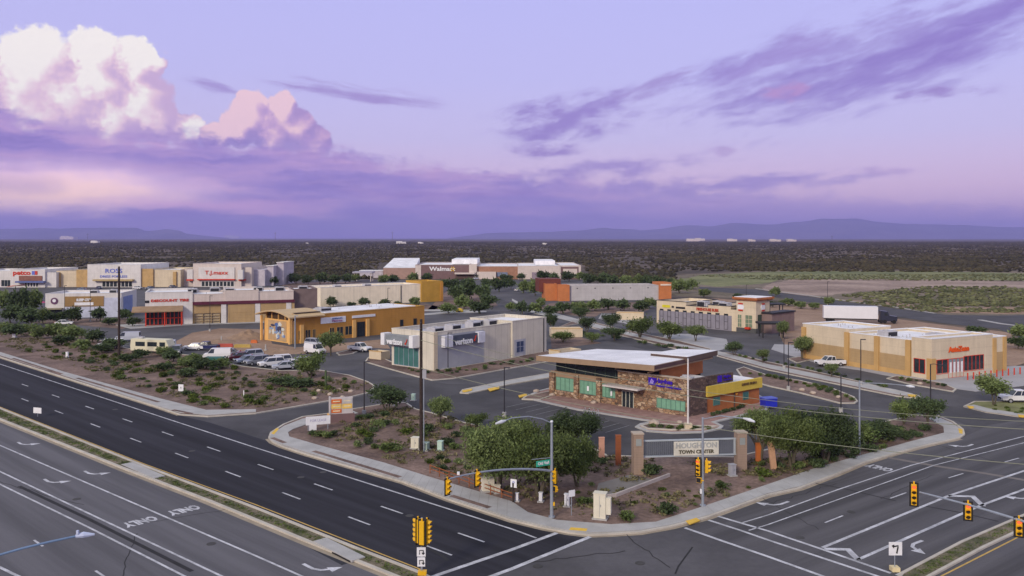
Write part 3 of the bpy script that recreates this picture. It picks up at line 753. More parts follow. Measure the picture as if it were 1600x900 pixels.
# --- stone-fronted credit union
bk = Bld('bank_building', 'stone fronted credit union with long overhanging roof and green windows, behind the corner landscaping', (5.97,127.3), (.746,-.666), 23.9, 16)
bk.shell(0, 0, 12.5, 14, 3.6, fascia)
bk.part('pier', stone, 'f', 0, -.1, .9, -.1, 3.5, .0, .35)
for x in (4.6, 8.7, 12.1): bk.part('pier', stone, 'f', 0, x, x+.8, -.1, 3.62, .0, .35)
for i, (a, c) in enumerate(((.9,4.6),(5.4,8.7),(9.5,12.1))):
    bk.part('stone_base', stone, 'f', 0, a, c, -.1, .95, .0, .22)
    bk.window('f', 0, a+.15, c-.15, 1.0, 2.9, 4, 1, mat('green_frame', (.10,.20,.16), .5), greeng)
bk.part('window_notice', signw, 'f', 0, 6.9, 7.25, 1.5, 2.2, .08, .11)
bk.part('window_notice', signw, 'f', 0, 11.1, 11.4, 1.3, 2.0, .08, .11)
bk.window('l', 0, .8, 5.0, 1.0, 2.9, 3, 1, blackm, greeng)
b = bk.mb(); b.box(12.5, -.3, -.1, 23.9, .25, 5.05).box(12.5, .25, 3.4, 12.9, 7, 5.05); b.build('stone_wall', stone, bk.root)
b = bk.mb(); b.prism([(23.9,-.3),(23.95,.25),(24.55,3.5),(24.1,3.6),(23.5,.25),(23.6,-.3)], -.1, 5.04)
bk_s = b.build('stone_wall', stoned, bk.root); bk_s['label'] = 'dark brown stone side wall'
b = bk.mb(); b.box(12.9, .25, 3.9, 23.5, 9, 4.1); b.box(12.5, 3.6, -.1, 23.9, 9.0, 3.89); b.build('roof', roofw, bk.root)
b = bk.mb(); b.box(12.4, -.4, 5.05, 24.1, .32, 5.17); b.build('parapet_cap', mat('cap_beige', (.42,.35,.28)), bk.root)
b = bk.mb(); b.box(.3, 1.0, 3.3, 18.6, 12.5, 5.75); cl = b.build('clerestory', glass, bk.root)
b = bk.mb()
for i in range(11): b.box(.3+i*1.83-.05, .93, 3.6, .3+i*1.83+.05, .998, 5.75)
for j in range(4): b.box(.2, 1.2+j*2.6, 3.6, .298, 1.32+j*2.6, 5.75)
b.box(.3, .94, 4.82, 18.6, .997, 4.9); b.build('mullion', mat('mullion_green', (.06,.09,.07), .5), cl)
b = bk.mb(); b.box(18.6, .9, 3.9, 18.9, 12.6, 6.2); b.box(15.8, .7, 3.9, 18.6, .92, 4.9); b.build('rust_wall', rust, bk.root)
# long thin roof, slightly tilted
T = [(-.8,-2.6,6.2),(20.0,-2.6,6.8),(20.3,13.0,6.85),(-.8,13.0,5.7)]
b = bk.mb(); b.add([(x,y,z-.74) for x,y,z in T]+[(x,y,z) for x,y,z in T], [(3,2,1,0),(4,5,6,7),(0,1,5,4),(1,2,6,5),(2,3,7,6),(3,0,4,7)])
ro = b.build('overhanging_roof', fascia, bk.root)
b = bk.mb(); b.add([(20.0,-2.6,6.28),(20.02,-2.6,6.8),(20.32,13.0,6.85),(20.3,13.0,6.33),(20.03,-2.6,6.28),(20.05,-2.6,6.8),(20.35,13.0,6.85),(20.33,13.0,6.33)], [(0,1,2,3),(7,6,5,4),(0,4,5,1),(1,5,6,2),(2,6,7,3),(3,7,4,0)]); b.build('end_fascia', mat('maroon_fascia', (.10,.055,.055)), ro)
def up(T, e, dz): return [(x+(e if x < 5 else -e), y+(e if y < 5 else -e), z+dz) for x, y, z in T]
b = bk.mb(); Q = up(T, .25, .03); b.add([(x,y,z-.02) for x,y,z in Q]+Q, [(3,2,1,0),(4,5,6,7),(0,1,5,4),(1,2,6,5),(2,3,7,6),(3,0,4,7)]); b.build('roof_membrane', roofw, ro)
T2 = [(14.0,6.0,6.75),(20.6,5.2,6.95),(20.6,14.0,7.0),(14.0,14.0,6.6)]
b = bk.mb(); b.add([(x,y,z-.45) for x,y,z in T2]+[(x,y,z+.25) for x,y,z in T2], [(3,2,1,0),(4,5,6,7),(0,1,5,4),(1,2,6,5),(2,3,7,6),(3,0,4,7)]); r2 = b.build('upper_roof', brown, bk.root)
b = bk.mb(); b.add([(x,y,z+.26) for x,y,z in T2]+[(x,y,z+.30) for x,y,z in T2], [(3,2,1,0),(4,5,6,7),(0,1,5,4),(1,2,6,5),(2,3,7,6),(3,0,4,7)]); b.build('roof_membrane', roofw, r2)
for x in (1.5, 7, 13, 18.4): b = bk.mb(); b.box(x-.1, -1.6, 5.5, x+.1, 1.2, 5.7); b.build('roof_bracket', fascia, bk.root)
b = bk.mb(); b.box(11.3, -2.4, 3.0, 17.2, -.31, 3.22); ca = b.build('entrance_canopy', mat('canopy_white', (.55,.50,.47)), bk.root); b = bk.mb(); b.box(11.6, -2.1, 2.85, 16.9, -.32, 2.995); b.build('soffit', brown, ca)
dd = bk.window('f', -.3, 13.3, 15.2, .05, 2.35, 3, 1, mat('door_frame', (.55,.55,.45), .5), glass, 'door', .07, .1)
bk.window('f', -.3, 19.0, 23.4, .75, 2.05, 6, 1, mat('green_frame', (.10,.20,.16)), greeng)
lg = bk.part('logo_sign', bluep, 'f', -.3, 17.7, 18.75, 3.75, 4.75, .0, .15)
b = bk.mb()
for k in range(3): b.add([(17.9+k*.2, -.47, 3.9), (18.02+k*.2, -.47, 3.9), (18.3+k*.14, -.47, 4.6-k*.12), (18.2+k*.14, -.47, 4.6-k*.12)], [(0,1,2,3)])
b.build('logo_mark', mat('logo_violet', (.5,.4,.85)), lg)
bk.text('Hughes', 'f', -.3, 20.15, 4.4, .85, bluep, 1.05, bold=.03)
bk.text('Federal Credit Union', 'f', -.3, 20.9, 3.75, .45, bluep, 1.0, bold=.02)
bk.M = Matrix.Translation((24.4, 3.4, 0)) @ Matrix.Rotation(math.radians(-10.5), 4, 'Z')   # drive-through wing, wall swings outward
b = bk.mb(); b.box(-6, 0.0, -.1, 0, 12, 3.4); b.build('drive_through_wing', rust, bk.root)
b = bk.mb(); b.box(-6, .02, 3.4, .02, 12.1, 3.5); b.build('roof', roofw, bk.root)
yf = bk.part('yellow_fascia', yelw, 'r', 0, -.1, 12.2, 2.35, 3.75, .01, .4)
bk.text('DRIVE-THRU', 'r', .4, 9.0, 3.25, .5, mat('dark_letter', (.12,.07,.03)), 1.2, parent=yf)
for a, c in ((1.6,3.0),(8.2,9.4)): bk.window('r', 0, a, c, .95, 2.0, 1, 1, mat('green_frame', (.1,.2,.16)), mat('teal_glass', (.06,.16,.15), .2, spec=.5))
bk.part('wall_lamp', mat('lamp_orange', (.7,.32,.05)), 'r', 0, 6.5, 6.75, 1.9, 2.1, 0, .2)
bk.part('downpipe', brown, 'r', 0, 6.1, 6.25, .0, 2.35, 0, .12)
bk.M = Matrix.Translation((24.6, 3.6, 0)) @ Matrix.Rotation(math.radians(-10.5), 4, 'Z')
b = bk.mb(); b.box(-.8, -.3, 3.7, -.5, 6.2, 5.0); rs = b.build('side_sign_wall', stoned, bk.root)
b = bk.mb(); b.box(-.48, 2.7, 3.95, -.4, 3.6, 4.85); b.build('logo_sign', bluep, rs)
bk.text('Hughes', 'r', -.5, 4.75, 4.6, .55, bluep, .95, parent=rs, bold=.01); bk.text('Federal Credit Union', 'r', -.5, 4.9, 4.12, .24, bluep, .9, parent=rs)
bk.M = Matrix(); bk.hvac(21.5, 3.5, 4.1, 1.6, 1.2, .7)

# --- boxy cream phone shop
ps = Bld('phone_shop', 'cream block shop with grey sign bands and rooftop units, left of the stone bank', (-14.1,150), (.633,.774), 33.3, 11.1)
ps.shell(0, 0, 22, 11.1, 6.9, creamw, mat('grey_roof', (.36,.36,.42), .7, .12, .3)); ps.shell(22.0, -.35, 33.3, 11.1, 7.25, creamw, roofw, drop=.5)
ps.part('end_pier', cream, 'f', 0, -.05, .9, -.1, 7.0, .01, .12)
ps.part('panel_cladding', graypan, 'f', 0, .9, 13.6, .1, 6.35, .01, .08)
sg = ps.part('sign_band', mat('charcoal', (.07,.08,.11), .5), 'f', 0, 4.1, 11.1, 4.25, 6.0, .08, .7)
ps.text('verizon', 'f', -.7, 7.2, 4.75, 1.5, signw, 1.08, parent=sg, bold=.06)
def check(bl, face, c, sc_, z, k, parent):
    m = bl.mb(); pts = [(-.22,.12),(-.08,.0),(.02,.0),(.3,.72),(.18,.72),(-.02,.22),(-.1,.28)]
    for i in range(1): pass
    if face == 'f': vs = [(sc_+x*k, c-.16, z+y*k) for x, y in pts]+[(sc_+x*k, c-.06, z+y*k) for x, y in pts]
    else: vs = [(c-.16, sc_-x*k, z+y*k) for x, y in pts]+[(c-.06, sc_-x*k, z+y*k) for x, y in pts]
    n = len(pts); m.add(vs, [tuple(range(n)), tuple(range(2*n-1, n-1, -1))]+[(i, (i+1) % n, n+(i+1) % n, n+i) for i in range(n)]); m.build('check_mark', redp, parent)
check(ps, 'f', -.7, 10.2, 4.5, 1.5, sg)
for a, c in ((1.9,4.05),(11.15,13.0)): ps.part('sign_end_box', mat('sign_grey_white', (.62,.62,.68)), 'f', 0, a, c, 4.1, 6.15, .08, .95)
ps.window('f', -.35, 23.2, 25.6, .9, 3.1, 2, 2, mat('shop_frame', (.3,.32,.4)), mat('blue_glass', (.05,.07,.14), .2, spec=.5))
ps.part('window_surround', mat('surround', (.40,.40,.44)), 'f', -.35, 22.6, 26.2, .1, 3.5, .002, .018)
ps.part('downpipe', blackm, 'f', -.35, 32.2, 32.35, 0, 7.1, 0, .12)
ca = ps.part('entrance_canopy', mat('canopy_grey', (.22,.24,.26), .5), 'l', 0, 4.4, 11.6, 4.2, 6.0, .0, 1.5)
for a, c in ((3.6,4.6),(11.2,12.2)): ps.part('sign_end_box', signw, 'l', 0, a, c, 4.0, 6.2, .0, 1.8)
ps.text('verizon', 'l', -1.5, 8.6, 4.75, 1.4, signw, 1.0, parent=ca, bold=.06); check(ps, 'l', -1.5, 5.6, 4.45, 1.4, ca)
ps.window('l', 0, 3.9, 10.4, .3, 3.7, 5, 1, mat('shop_frame', (.3,.32,.4)), mat('teal_glass', (.06,.16,.15), .2))
for i, (x, y) in enumerate(((3.4,3.0),(9.2,4.0),(15.5,4.5),(17.8,6.0),(20.4,4.5))): ps.hvac(x, y, 6.3, 2.4, 2.2, 1.15)
ps.pipes(8, 2, 6, 20, 10, 6.3)

# --- auto parts shop
ap = Bld('auto_parts_shop', 'long tan and cream auto parts shop with red framed windows, right side of the photo', (70.9,140.5), (.893,.449), 21.2, 28.8)
ap.shell(0, 0, 16.2, 3.9, 6.9, cream, capm=signw, drop=.3); ap.shell(16.2, .8, 21.2, 17.4, 6.2, cream, capm=signw); ap.shell(.25, 3.9, 16.2, 17.4, 6.25, cream, capm=signw, drop=.35)
ap.shell(.2, 17.4, 11.5, 28.8, 6.9, cream, capm=signw, drop=.3)
for y in (4.1, 10.6, 17.3, 27.9): ap.part('pilaster', tan, 'l', 0, y, y+.95, -.1, 6.3, -.22, .18)
ap.part('lower_band', tan2, 'l', .2, 5.05, 10.6, -.1, 3.4, .06, .10); ap.part('lower_band', tan2, 'l', .2, 11.55, 17.3, -.1, 3.4, .06, .10); ap.part('lower_band', tan2, 'l', .2, 18.25, 27.9, -.1, 3.4, .06, .10)
ap.part('plinth', tan, 'l', .2, 5.05, 27.9, -.1, .9, .11, .16)
for x in (0, 16.2, 20.3): ap.part('pilaster', tan, 'f', 0 if x < 17 else .8, x-.04, x+.9, -.1, 6.2 if x > 10 else 3.6, .0, .16)
ap.part('corner_pilaster', tan, 'l', 0, -.16, .9, -.1, 3.6, .0, .16)
ap.part('lower_band', tan2, 'f', .8, 17.1, 20.3, -.1, 3.5, .0, .05)
ap.part('lower_band', beige, 'f', 0, .9, 16.2, -.1, 1.0, .0, .05)
ap.window('f', 0, 1.2, 4.0, .9, 3.3, 2, 1, redp, glass, f=.1); ap.window('f', 0, 8.3, 13.6, .9, 3.5, 5, 1, redp, glass, f=.1)
ap.window('f', 0, 4.2, 8.2, .05, 3.3, 4, 1, redp, mat('bright_glass', (.20,.25,.27), .15, spec=.6), 'door', .1)
for k in range(4): ap.part('window_poster', signw, 'f', 0, 4.55+k*.98, 5.0+k*.98, .9, 2.7, .05, .09)
ap.window('l', 0, 1.3, 3.4, .9, 3.3, 2, 1, redp, glass, f=.1)
ap.text('AutoZone', 'f', 0, 6.9, 4.85, 1.25, mat('orange_red', (.66,.085,.01)), 1.0, bold=.06)
ap.hvac(3.4, 11.5, 5.9, 2.6, 2.2, 1.2); ap.hvac(7.5, 4.9, 5.9, 2.4, 2.2, 1.2); ap.hvac(4.8, 14, 5.9, 1.2, 1, .8); ap.pipes(10, 2, 6, 14, 16, 5.9)

# --- row of eateries with an orange capped tower
re_ = Bld('eatery_row', 'cream row of eateries with dark arched windows and orange capped corner tower', (40.5,232.8), (.671,-.741), 31.6, 15)
re_.shell(0, 0, 10.0, 15, 6.6, cream, capm=blackm, drop=.9); re_.shell(10.0, .0, 17, 15, 5.7, cream, capm=blackm, drop=.9); re_.shell(17.0, 0, 24.0, 15, 6.3, cream, capm=blackm, drop=.9); re_.shell(24.0, 0, 26, 15, 5.6, cream, capm=blackm)
re_.part('lower_panel', mat('mauve_grey', (.23,.215,.25), .7, .1), 'f', 0, .8, 24.2, -.1, 3.9, .0, .08)
for i in range(9):
    x = 1.2+i*2.6; re_.window('f', 0, x, x+1.1, .3, 4.3, 1, 2, blackm, glass, 'arched_window', d=.14)
re_.shell(26, -.6, 31.6, 6.0, 8.2, cream, drop=.3)
b = re_.mb(); b.box(25.5, -1.1, 8.2, 32.1, 6.5, 8.5).box(25.2, -1.4, 8.5, 32.4, 6.8, 8.95); b.build('tower_cap', rust, re_.root)
b = re_.mb(); b.box(25.6, -1.0, 8.95, 32.0, 6.4, 9.05); b.build('roof', roofw, re_.root)
re_.part('plinth', mat('dark_plinth', (.08,.08,.08)), 'f', -.6, 26, 31.6, -.1, 1.2, 0, .1); re_.part('plinth', mat('dark_plinth', (.08,.08,.08)), 'r', 31.6, -.6, 6, -.1, 1.2, 0, .1)
gg = mat('green_window', (.16,.21,.14), .3)
for a, c in ((26.4,27.5),(28.6,30.6)): re_.window('f', -.6, a, c, 1.3, 4.5, 2, 3, cream, gg)
re_.window('r', 31.6, .3, 3.6, .2, 4.6, 2, 2, blackm, mat('dim_green', (.05,.08,.06), .3))
for face, c, s_ in (('f', -.6, 27.3), ('r', 31.6, 2.5)):
    b = re_.mb()
    if face == 'f': b.tube((s_, c-.02, 6.4), (s_, c-.18, 6.4), .95, .95, 20)
    else: b.tube((c+.02, s_, 6.4), (c+.18, s_, 6.4), .95, .95, 20)
    rd = b.build('round_sign', signw, re_.root)
    b = re_.mb()
    for z in (7.1, 5.45): re_.fb(b, face, c, s_-.65, s_+.65, z, z+.4, .2, .26)
    b.build('red_band', redp, rd)
re_.part('yellow_sign', mat('sign_yellow', (.60,.52,.03)), 'f', 0, 2.0, 4.6, 4.8, 5.5, 0, .12)
b = re_.mb(); b.box(5.2, -.12, 4.85, 5.9, 0, 5.35); b.box(6.6, -.12, 4.75, 9.6, 0, 5.25); b.build('black_sign', blackm, re_.root)
re_.text('FIREHOUSE SUBS', 'f', 0, 16.8, 5.0, 1.0, mat('brick_red', (.40,.06,.03)), .92, bold=.05)
re_.part('red_awning', redp, 'f', -.6, 28.9, 30.2, 1.0, 1.5, .1, .9)
b = re_.mb(); b.box(31.6, 2, -.1, 34.5, 13, 4.9); re_b = b.build('rear_wing', mat('brown_wing', (.20,.14,.13), .8), re_.root); b = re_.mb(); b.box(31.62, 1.8, 4.9, 34.8, 13.2, 5.25); b.build('roof_edge', blackm, re_b)
for x, y in ((12,5),(15,8),(19,5),(22,9),(25,6)): re_.hvac(x, y, 5.2, 2.6, 2.4, 1.6)

# --- golden brown unit with arched canopy
ga = Bld('arched_canopy_shop', 'golden brown block shop with arched tan porch and painted mural', (-49,189), (.674,.738), 38.7, 12.2)
ga.shell(0, 0, 38.7, 12.2, 6.2, gold, capm=golds)
fa = ga.part('porch_wall', archm, 'l', 0, .2, 12.0, -.1, 5.2, .0, .9)
b = ga.mb(); n = 18; top = []
for i in range(n+1):
    t = i/n; y = -1.2+t*14.6; z = 5.6+1.5*math.sin(math.pi*(t*.86+.07))
    top.append((y, z))
vs = []
for x in (-2.6, 7.0):
    for y, z in top: vs += [(x, y, z), (x, y, z+.28)]
m_ = 2*(n+1); fs = []
for i in range(n):
    a = 2*i; fs += [(a, a+2, a+3, a+1), (m_+a, m_+a+1, m_+a+3, m_+a+2), (a+1, a+3, m_+a+3, m_+a+1), (a, m_+a, m_+a+2, a+2)]
fs += [(0,1,m_+1,m_), (2*n, m_+2*n, m_+2*n+1, 2*n+1)]
b.add(vs, fs); b.build('arched_roof', mat('arch_roof', (.50,.36,.20), .7, .06), ga.root)
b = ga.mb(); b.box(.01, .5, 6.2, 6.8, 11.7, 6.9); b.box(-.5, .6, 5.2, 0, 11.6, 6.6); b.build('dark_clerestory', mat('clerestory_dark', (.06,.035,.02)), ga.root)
b = ga.mb()
for y in (.5, 3.4, 6.2, 9, 11.4): b.box(-.75, y, 5.2, -.52, y+.2, 6.8)
b.box(-1.9, -.3, -.1, -1.5, .3, 5.9); b.box(-1.9, 11.7, -.1, -1.5, 12.2, 5.9); b.build('porch_post', archm, ga.root)
b = ga.mb(); b.box(-.98, 2.6, .3, -.905, 10.2, 4.9); mu = b.build('mural', mat('mural_ground', (.45,.30,.16)), ga.root)
r2_ = random.Random(4); mc = [mat('mural_blue', (.07,.13,.34)), mat('mural_dark', (.05,.05,.09)), mat('mural_pale', (.55,.55,.50)), mat('mural_sky', (.22,.30,.45))]
for k in range(4):
    for j in range(7):
        b = ga.mb()
        y, z, ry, rz = r2_.uniform(3.4, 9.4), r2_.uniform(.9, 4.4), r2_.uniform(.3, 1.0), r2_.uniform(.2, .8)
        if k == 0 and j < 4: y, z, ry, rz = 6.0+j*.2, 1.2+j*.9, .8, .6
        q = [(-1.0-.012*(k+4*j*.1), y+ry*math.cos(a)*r2_.uniform(.7,1.1), z+rz*math.sin(a)*r2_.uniform(.7,1.1)) for a in [i*math.pi/5 for i in range(10)]]
        b.add(q, [tuple(range(9, -1, -1))]); b.build('painted_shape', mc[k], mu)
b = ga.mb(); b.box(-.12, 0, 0, 0, 0, 0)
bn = ga.part('banner', signw, 'f', 0, ga.su(501), ga.su(540), 4.0, 5.4, .0, .08)
ga.text('AMERICA\'S', 'f', -.08, (ga.su(501)+ga.su(540))/2+1, 5.0, .55, mat('banner_blue', (.10,.16,.42)), 1.1, parent=bn); ga.text('Mattress', 'f', -.08, (ga.su(501)+ga.su(540))/2+1, 4.45, .7, mat('banner_purple', (.35,.10,.28)), 1.2, parent=bn)
ga.part('long_sign', signw, 'f', 0, ga.su(550), ga.su(586), 4.7, 5.3, .0, .15)
for a, c in ((466,474),(477,485),(488,493),(515,522),(526,536),(539,550)): ga.window('f', 0, ga.su(a), ga.su(c), .8, 2.9, 2, 1, tan, glass)
ga.window('f', 0, ga.su(558), ga.su(570), .1, 3.6, 3, 2, blackm, glass, 'door'); 
for u in (470, 552, 573): ga.part('pilaster', archm, 'f', 0, ga.su(u)-.3, ga.su(u)+.6, -.1, 4.2, .0, .35)
for u in (625, 646): ga.window('f', 0, ga.su(u), ga.su(u+5), 1.6, 3.2, 1, 1, brown, glass)
b = ga.mb(); b.box(8, .4, 6.34, 36, 11.8, 6.5); b.build('roof_deck', roofw, ga.root); ga.hvac(10, 4, 6.5, 3, 2.6, .9)

# --- tyre shop
ty = Bld('tyre_shop', 'long pale tyre shop with tan service bays and red framed entrance', (-100.4,227.7), (.938,.346), 46.5, 18)
S = ty.su
ty.shell(0, 0, S(301), 18, 9.0, whitew, drop=.5); ty.shell(S(301), .3, S(351), 18, 8.2, pinkw, drop=.5); ty.shell(S(351), 0, S(404), 18, 9.1, pinkw, drop=.5); ty.shell(S(404), .3, 46.5-7, 18, 8.6, pinkw, drop=.5); ty.shell(39.5, 2, 46.5, 18, 9.0, mat('mauve_brown', (.17,.125,.12)), drop=.5)
for (a, c) in ((301,345),(356,398),(404,447),(449,460)): ty.part('service_bay', tan2, 'f', .3 if a in (301,) else 0, S(a), S(c), -.1, 5.3, .31 if a not in (301,) else .0, .36 if a not in (301,) else .05)
for (a, c) in ((301,346),(356,399),(405,448)):
    w = ty.window('f', 0, S(a)+.4, S(c)-.4, .0, 3.0, 3, 4, tan2, mat('bay_door', (.40,.33,.22), .6), 'bay_door', .08, .42)
for u in (345.5, 398.5, 447): ty.part('pilaster', whitew, 'f', 0, S(u), S(u+8), -.1, 5.6, .0, .5)
ty.part('burgundy_band', burg, 'f', 0, S(301), S(460), 5.4, 6.2, .0, .7)
ty.text('DISCOUNT', 'f', 0, (S(237)+S(276))/2, 6.75, .95, redp, 1.4, bold=.04); ty.text('TIRE', 'f', 0, (S(280)+S(295))/2, 6.75, .95, redp, 1.3, bold=.04)
ty.part('black_sign', blackm, 'f', 0, S(226.5), S(233), 6.2, 6.9, .0, .1)
b = ty.mb(); b.add([(S(207),-3.6,3.9),(S(286),-3.6,3.9),(S(286),0,5.0),(S(207),0,5.0),(S(207),-3.6,4.2),(S(286),-3.6,4.2),(S(286),0,5.3),(S(207),0,5.3)], [(0,3,2,1),(4,5,6,7),(0,1,5,4),(1,2,6,5),(2,3,7,6),(3,0,4,7)]); b.build('awning', mat('awning_tan', (.30,.20,.12)), ty.root)
ty.window('f', -.02, S(228), S(285), .1, 3.8, 9, 2, redp, glass, 'shop_window', .22, .25)
b = ty.mb()
for u in (229, 258, 284): b.box(S(u)-.15, -3.4, 0, S(u)+.15, -3.1, 3.9)
b.build('awning_post', redp, ty.root)
ty.pipes(14, 2, 3, 44, 16, 8.0); ap.pipes(6, 3, 19, 10, 27, 6.6); re_.pipes(8, 2, 3, 24, 13, 5.0); ga.pipes(10, 9, 1, 35, 11, 6.5)
for x, y in ((12,6),(18,9),(22,5),(30,8),(36,6),(43,9)): ty.hvac(x, y, 8.3, 2.6, 2.4, 1.3)

# --- white and brown building at left
wb = Bld('white_food_hall', 'white box building with wide brown sign panel and round badge sign', (-140,249.6), (.985,.17), 21.4, 17)
S = wb.su
wb.shell(0, 0, 21.4, 17, 7.2, whitew, drop=.5)
bp = wb.part('brown_panel', brownw, 'f', 0, S(101), S(162.5), 3.4, 6.4, .0, .25)
wb.text('SLEEP CITY', 'f', -.25, (S(117)+S(146))/2, 5.3, 1.0, signw, .85, parent=bp, bold=.06); wb.part('sign_board', signw, 'f', 0, S(117), S(146.5), 3.7, 4.6, .25, .35, bp)
b = wb.mb(); b.tube((S(85), -.02, 5.1), (S(85), -.18, 5.1), 1.0, 1.0, 20); rd = b.build('round_badge', mat('plum', (.12,.05,.11)), wb.root)
b = wb.mb(); b.tube((S(85), -.19, 5.2), (S(85), -.25, 5.2), .5, .5, 16); b.build('badge_centre', signw, rd)
wb.part('grey_panel', mat('lilac_grey', (.47,.49,.60), .7), 'f', 0, S(162.5), 21.3, -.1, 5.9, .0, .1); wb.part('grey_panel', mat('lilac_grey', (.47,.49,.60)), 'f', 0, S(101), S(162.5), -.1, 3.2, .0, .1)
wb.part('blue_panel', mat('soft_blue', (.20,.25,.45), .7), 'r', 21.4, 2, 12, -.1, 6.0, .0, .1); wb.part('awning', mat('awning_olive', (.25,.22,.15)), 'f', 0, S(74), S(99), 2.6, 3.0, 0, 1.4)
wb.window('f', 0, S(76), S(97), .2, 2.4, 4, 1, blackm, glass)
wb.hvac(12, 6, 6.7); wb.hvac(17, 8, 6.7)

# --- far retail strip (three stores)
def face_px(bl, u0, u1): return bl.su(u0), bl.su(u1)
pc = Bld('pet_store', 'cream pet store with red lettering and blue awning at far left', (-252,405), (1,0), 34, 30)
S = pc.su
pc.shell(-14, 0, S(18), 30, 8.0, whitew); pc.shell(S(18), -1, S(72), 30, 8.7, whitew); pc.shell(S(72), 0, S(88), 30, 7.2, whitew)
pc.part('brick_panel', mat('brick_panel', (.22,.10,.07)), 'f', -1, S(32), S(68), 3.3, 5.7, .0, .3); pc.part('awning', steelb, 'f', -1, S(30), S(74), 2.4, 3.2, 0, 2.5)
pc.window('f', -1, S(40), S(62), .2, 2.4, 5, 1, whitew, glass, 'entrance', .5)
pc.text('petco', 'f', -1, (S(22)+S(50))/2, 7.1, 3.0, redp, 1.25, bold=.12); b = pc.mb(); b.box(S(52), -1.2, 6.2, S(56.5), -1, 8.0); b.build('blue_mark', bluesign, pc.root); b = pc.mb(); b.box(S(56.6), -1.2, 6.2, S(60.5), -1, 8.0); b.build('red_mark', redp, pc.root)
pc.window('f', 0, S(2), S(17), .5, 3.6, 3, 1, whitew, glass)
rs_ = Bld('clothing_store', 'white fronted clothing store with blue lettering between tan piers', (-223,408), (1,0), 60, 32)
S = rs_.su
rs_.shell(S(88), .2, S(139), 32, 7.8, cream); rs_.shell(S(139), -1.5, S(222), 32, 11.0, whitew); rs_.shell(S(222), .2, S(282), 32, 8.4, cream)
for a, c, z in ((89,95,7),(120.5,139,8.5),(220,240,9.0),(271,276,7.5)): rs_.part('tan_pier', mat('pier_tan', (.46,.30,.13)), 'f', .2, S(a), S(c), -.1, z, .0, .9)
rs_.text('ROSS', 'f', -1.5, S(180), 7.9, 2.8, bluesign, 1.3, bold=.06); rs_.text('DRESS FOR LESS', 'f', -1.5, S(180), 5.2, 1.5, bluesign, 1.25, bold=.03)
rs_.part('canopy', mat('ochre_canopy', (.40,.30,.15)), 'f', -1.5, S(150), S(212), 3.1, 3.9, .0, 2.0); rs_.window('f', -1.5, S(162), S(209), .1, 3.0, 8, 1, whitew, glass, 'entrance', .3)
tj = Bld('department_store', 'wide pale department store with red lettering on white centre bay', (-166,412), (1,0), 60, 32)
S = tj.su
tj.shell(S(283), .2, S(304), 32, 8.6, pinkw); tj.shell(S(304), -2.0, S(379), 32, 11.3, pinkw); tj.shell(S(379), .2, S(393), 32, 9.4, pinkw)
tj.part('white_bay', whitew, 'f', -2, S(313), S(369), 3.9, 9.6, .0, .5)
for a, c in ((295,304),(376,384)): tj.part('white_bay', whitew, 'f', -2 if a > 304 and a < 379 else .2, S(a), S(c), 3.8, 8.4, .2, 2.6); tj.part('red_trim', redp, 'f', .2, S(a)-.2, S(c)+.2, 3.0, 3.75, .2, 2.9)
tj.text('T.J.maxx', 'f', -2.5, S(341), 6.9, 2.6, redp, 1.25, bold=.06); tj.part('red_trim', redp, 'f', -2, S(312), S(370), 3.3, 3.85, .0, 1.3); tj.window('f', -2, S(317), S(368), .1, 2.8, 9, 1, whitew, glass, 'entrance', .4)
b = tj.mb(); b.box(S(393), 4, -.1, S(410), 30, 8.2); b.box(S(410), 8, -.1, S(420), 32, 9.8); b.box(S(420), 14, -.1, S(431), 34, 11.3); b.build('rear_block', mat('lilac_block', (.46,.42,.47), .8), tj.root)
b = tj.mb(); b.box(S(409), 7.5, 9.8, S(420.5), 32.5, 10.1); b.box(S(419.5), 13.5, 11.3, S(431.5), 34.5, 11.7); b.build('block_cap', whitew, tj.root)

# --- cream wall building with golden end
cg = Bld('cream_long_building', 'long plain cream building with golden brown end bay behind the arched shop', (-66.7,290), (.83,.56), 50, 14)
S = cg.su; L1 = S(657); L2 = S(690)
cg.shell(0, 0, L1, 14, 6.7, creamp, capm=whitew); cg.part('downpipe', blackm, 'f', 0, S(626), S(627), 0, 6.5, .0, .15)
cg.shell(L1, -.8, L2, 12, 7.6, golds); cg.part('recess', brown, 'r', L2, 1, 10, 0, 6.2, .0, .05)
cg.pipes(10, 3, 2, 30, 12, 6.1); cg.hvac(8, 5, 6.1, 2.6, 2.2, 1.0); cg.hvac(20, 6, 6.1, 2.6, 2.2, 1.0); cg.part('gold_pier', gold, 'f', -.8, S(686), L2+.1, -.1, 7.3, .0, .3)
# --- grey wall building with orange ends
go = Bld('grey_orange_building', 'long low grey building with bright orange end blocks in mid distance', tuple(G(889,470).xy), tuple((G(1030,468.5)-G(889,470)).xy), 34.5, 14)
S = go.su; L1 = S(1029)
go.shell(0, 0, L1, 14, 5.6, greyst, roof=mat('lilac_roof', (.36,.34,.40)))
go.shell(L1, -.8, S(1048), 8, 6.6, orange); go.shell(S(871), -1.2, 0, 4, 6.0, orange); go.shell(S(853), 1.5, S(871), 9, 6.4, orange)
go.part('cornice', mat('pale_cornice', (.66,.55,.45)), 'f', -.8, L1+.5, S(1047), 5.6, 6.2, 0, .3)
b = go.mb(); b.box(S(846), 5, 3.2, S(880), 14, 8.2); b.build('brown_frame', mat('oxblood', (.14,.04,.03)), go.root)
for i in range(5): 
    go.part('scupper', blackm, 'f', 0, 3+i*7, 3.5+i*7, 4.6, 4.9, .0, .1)
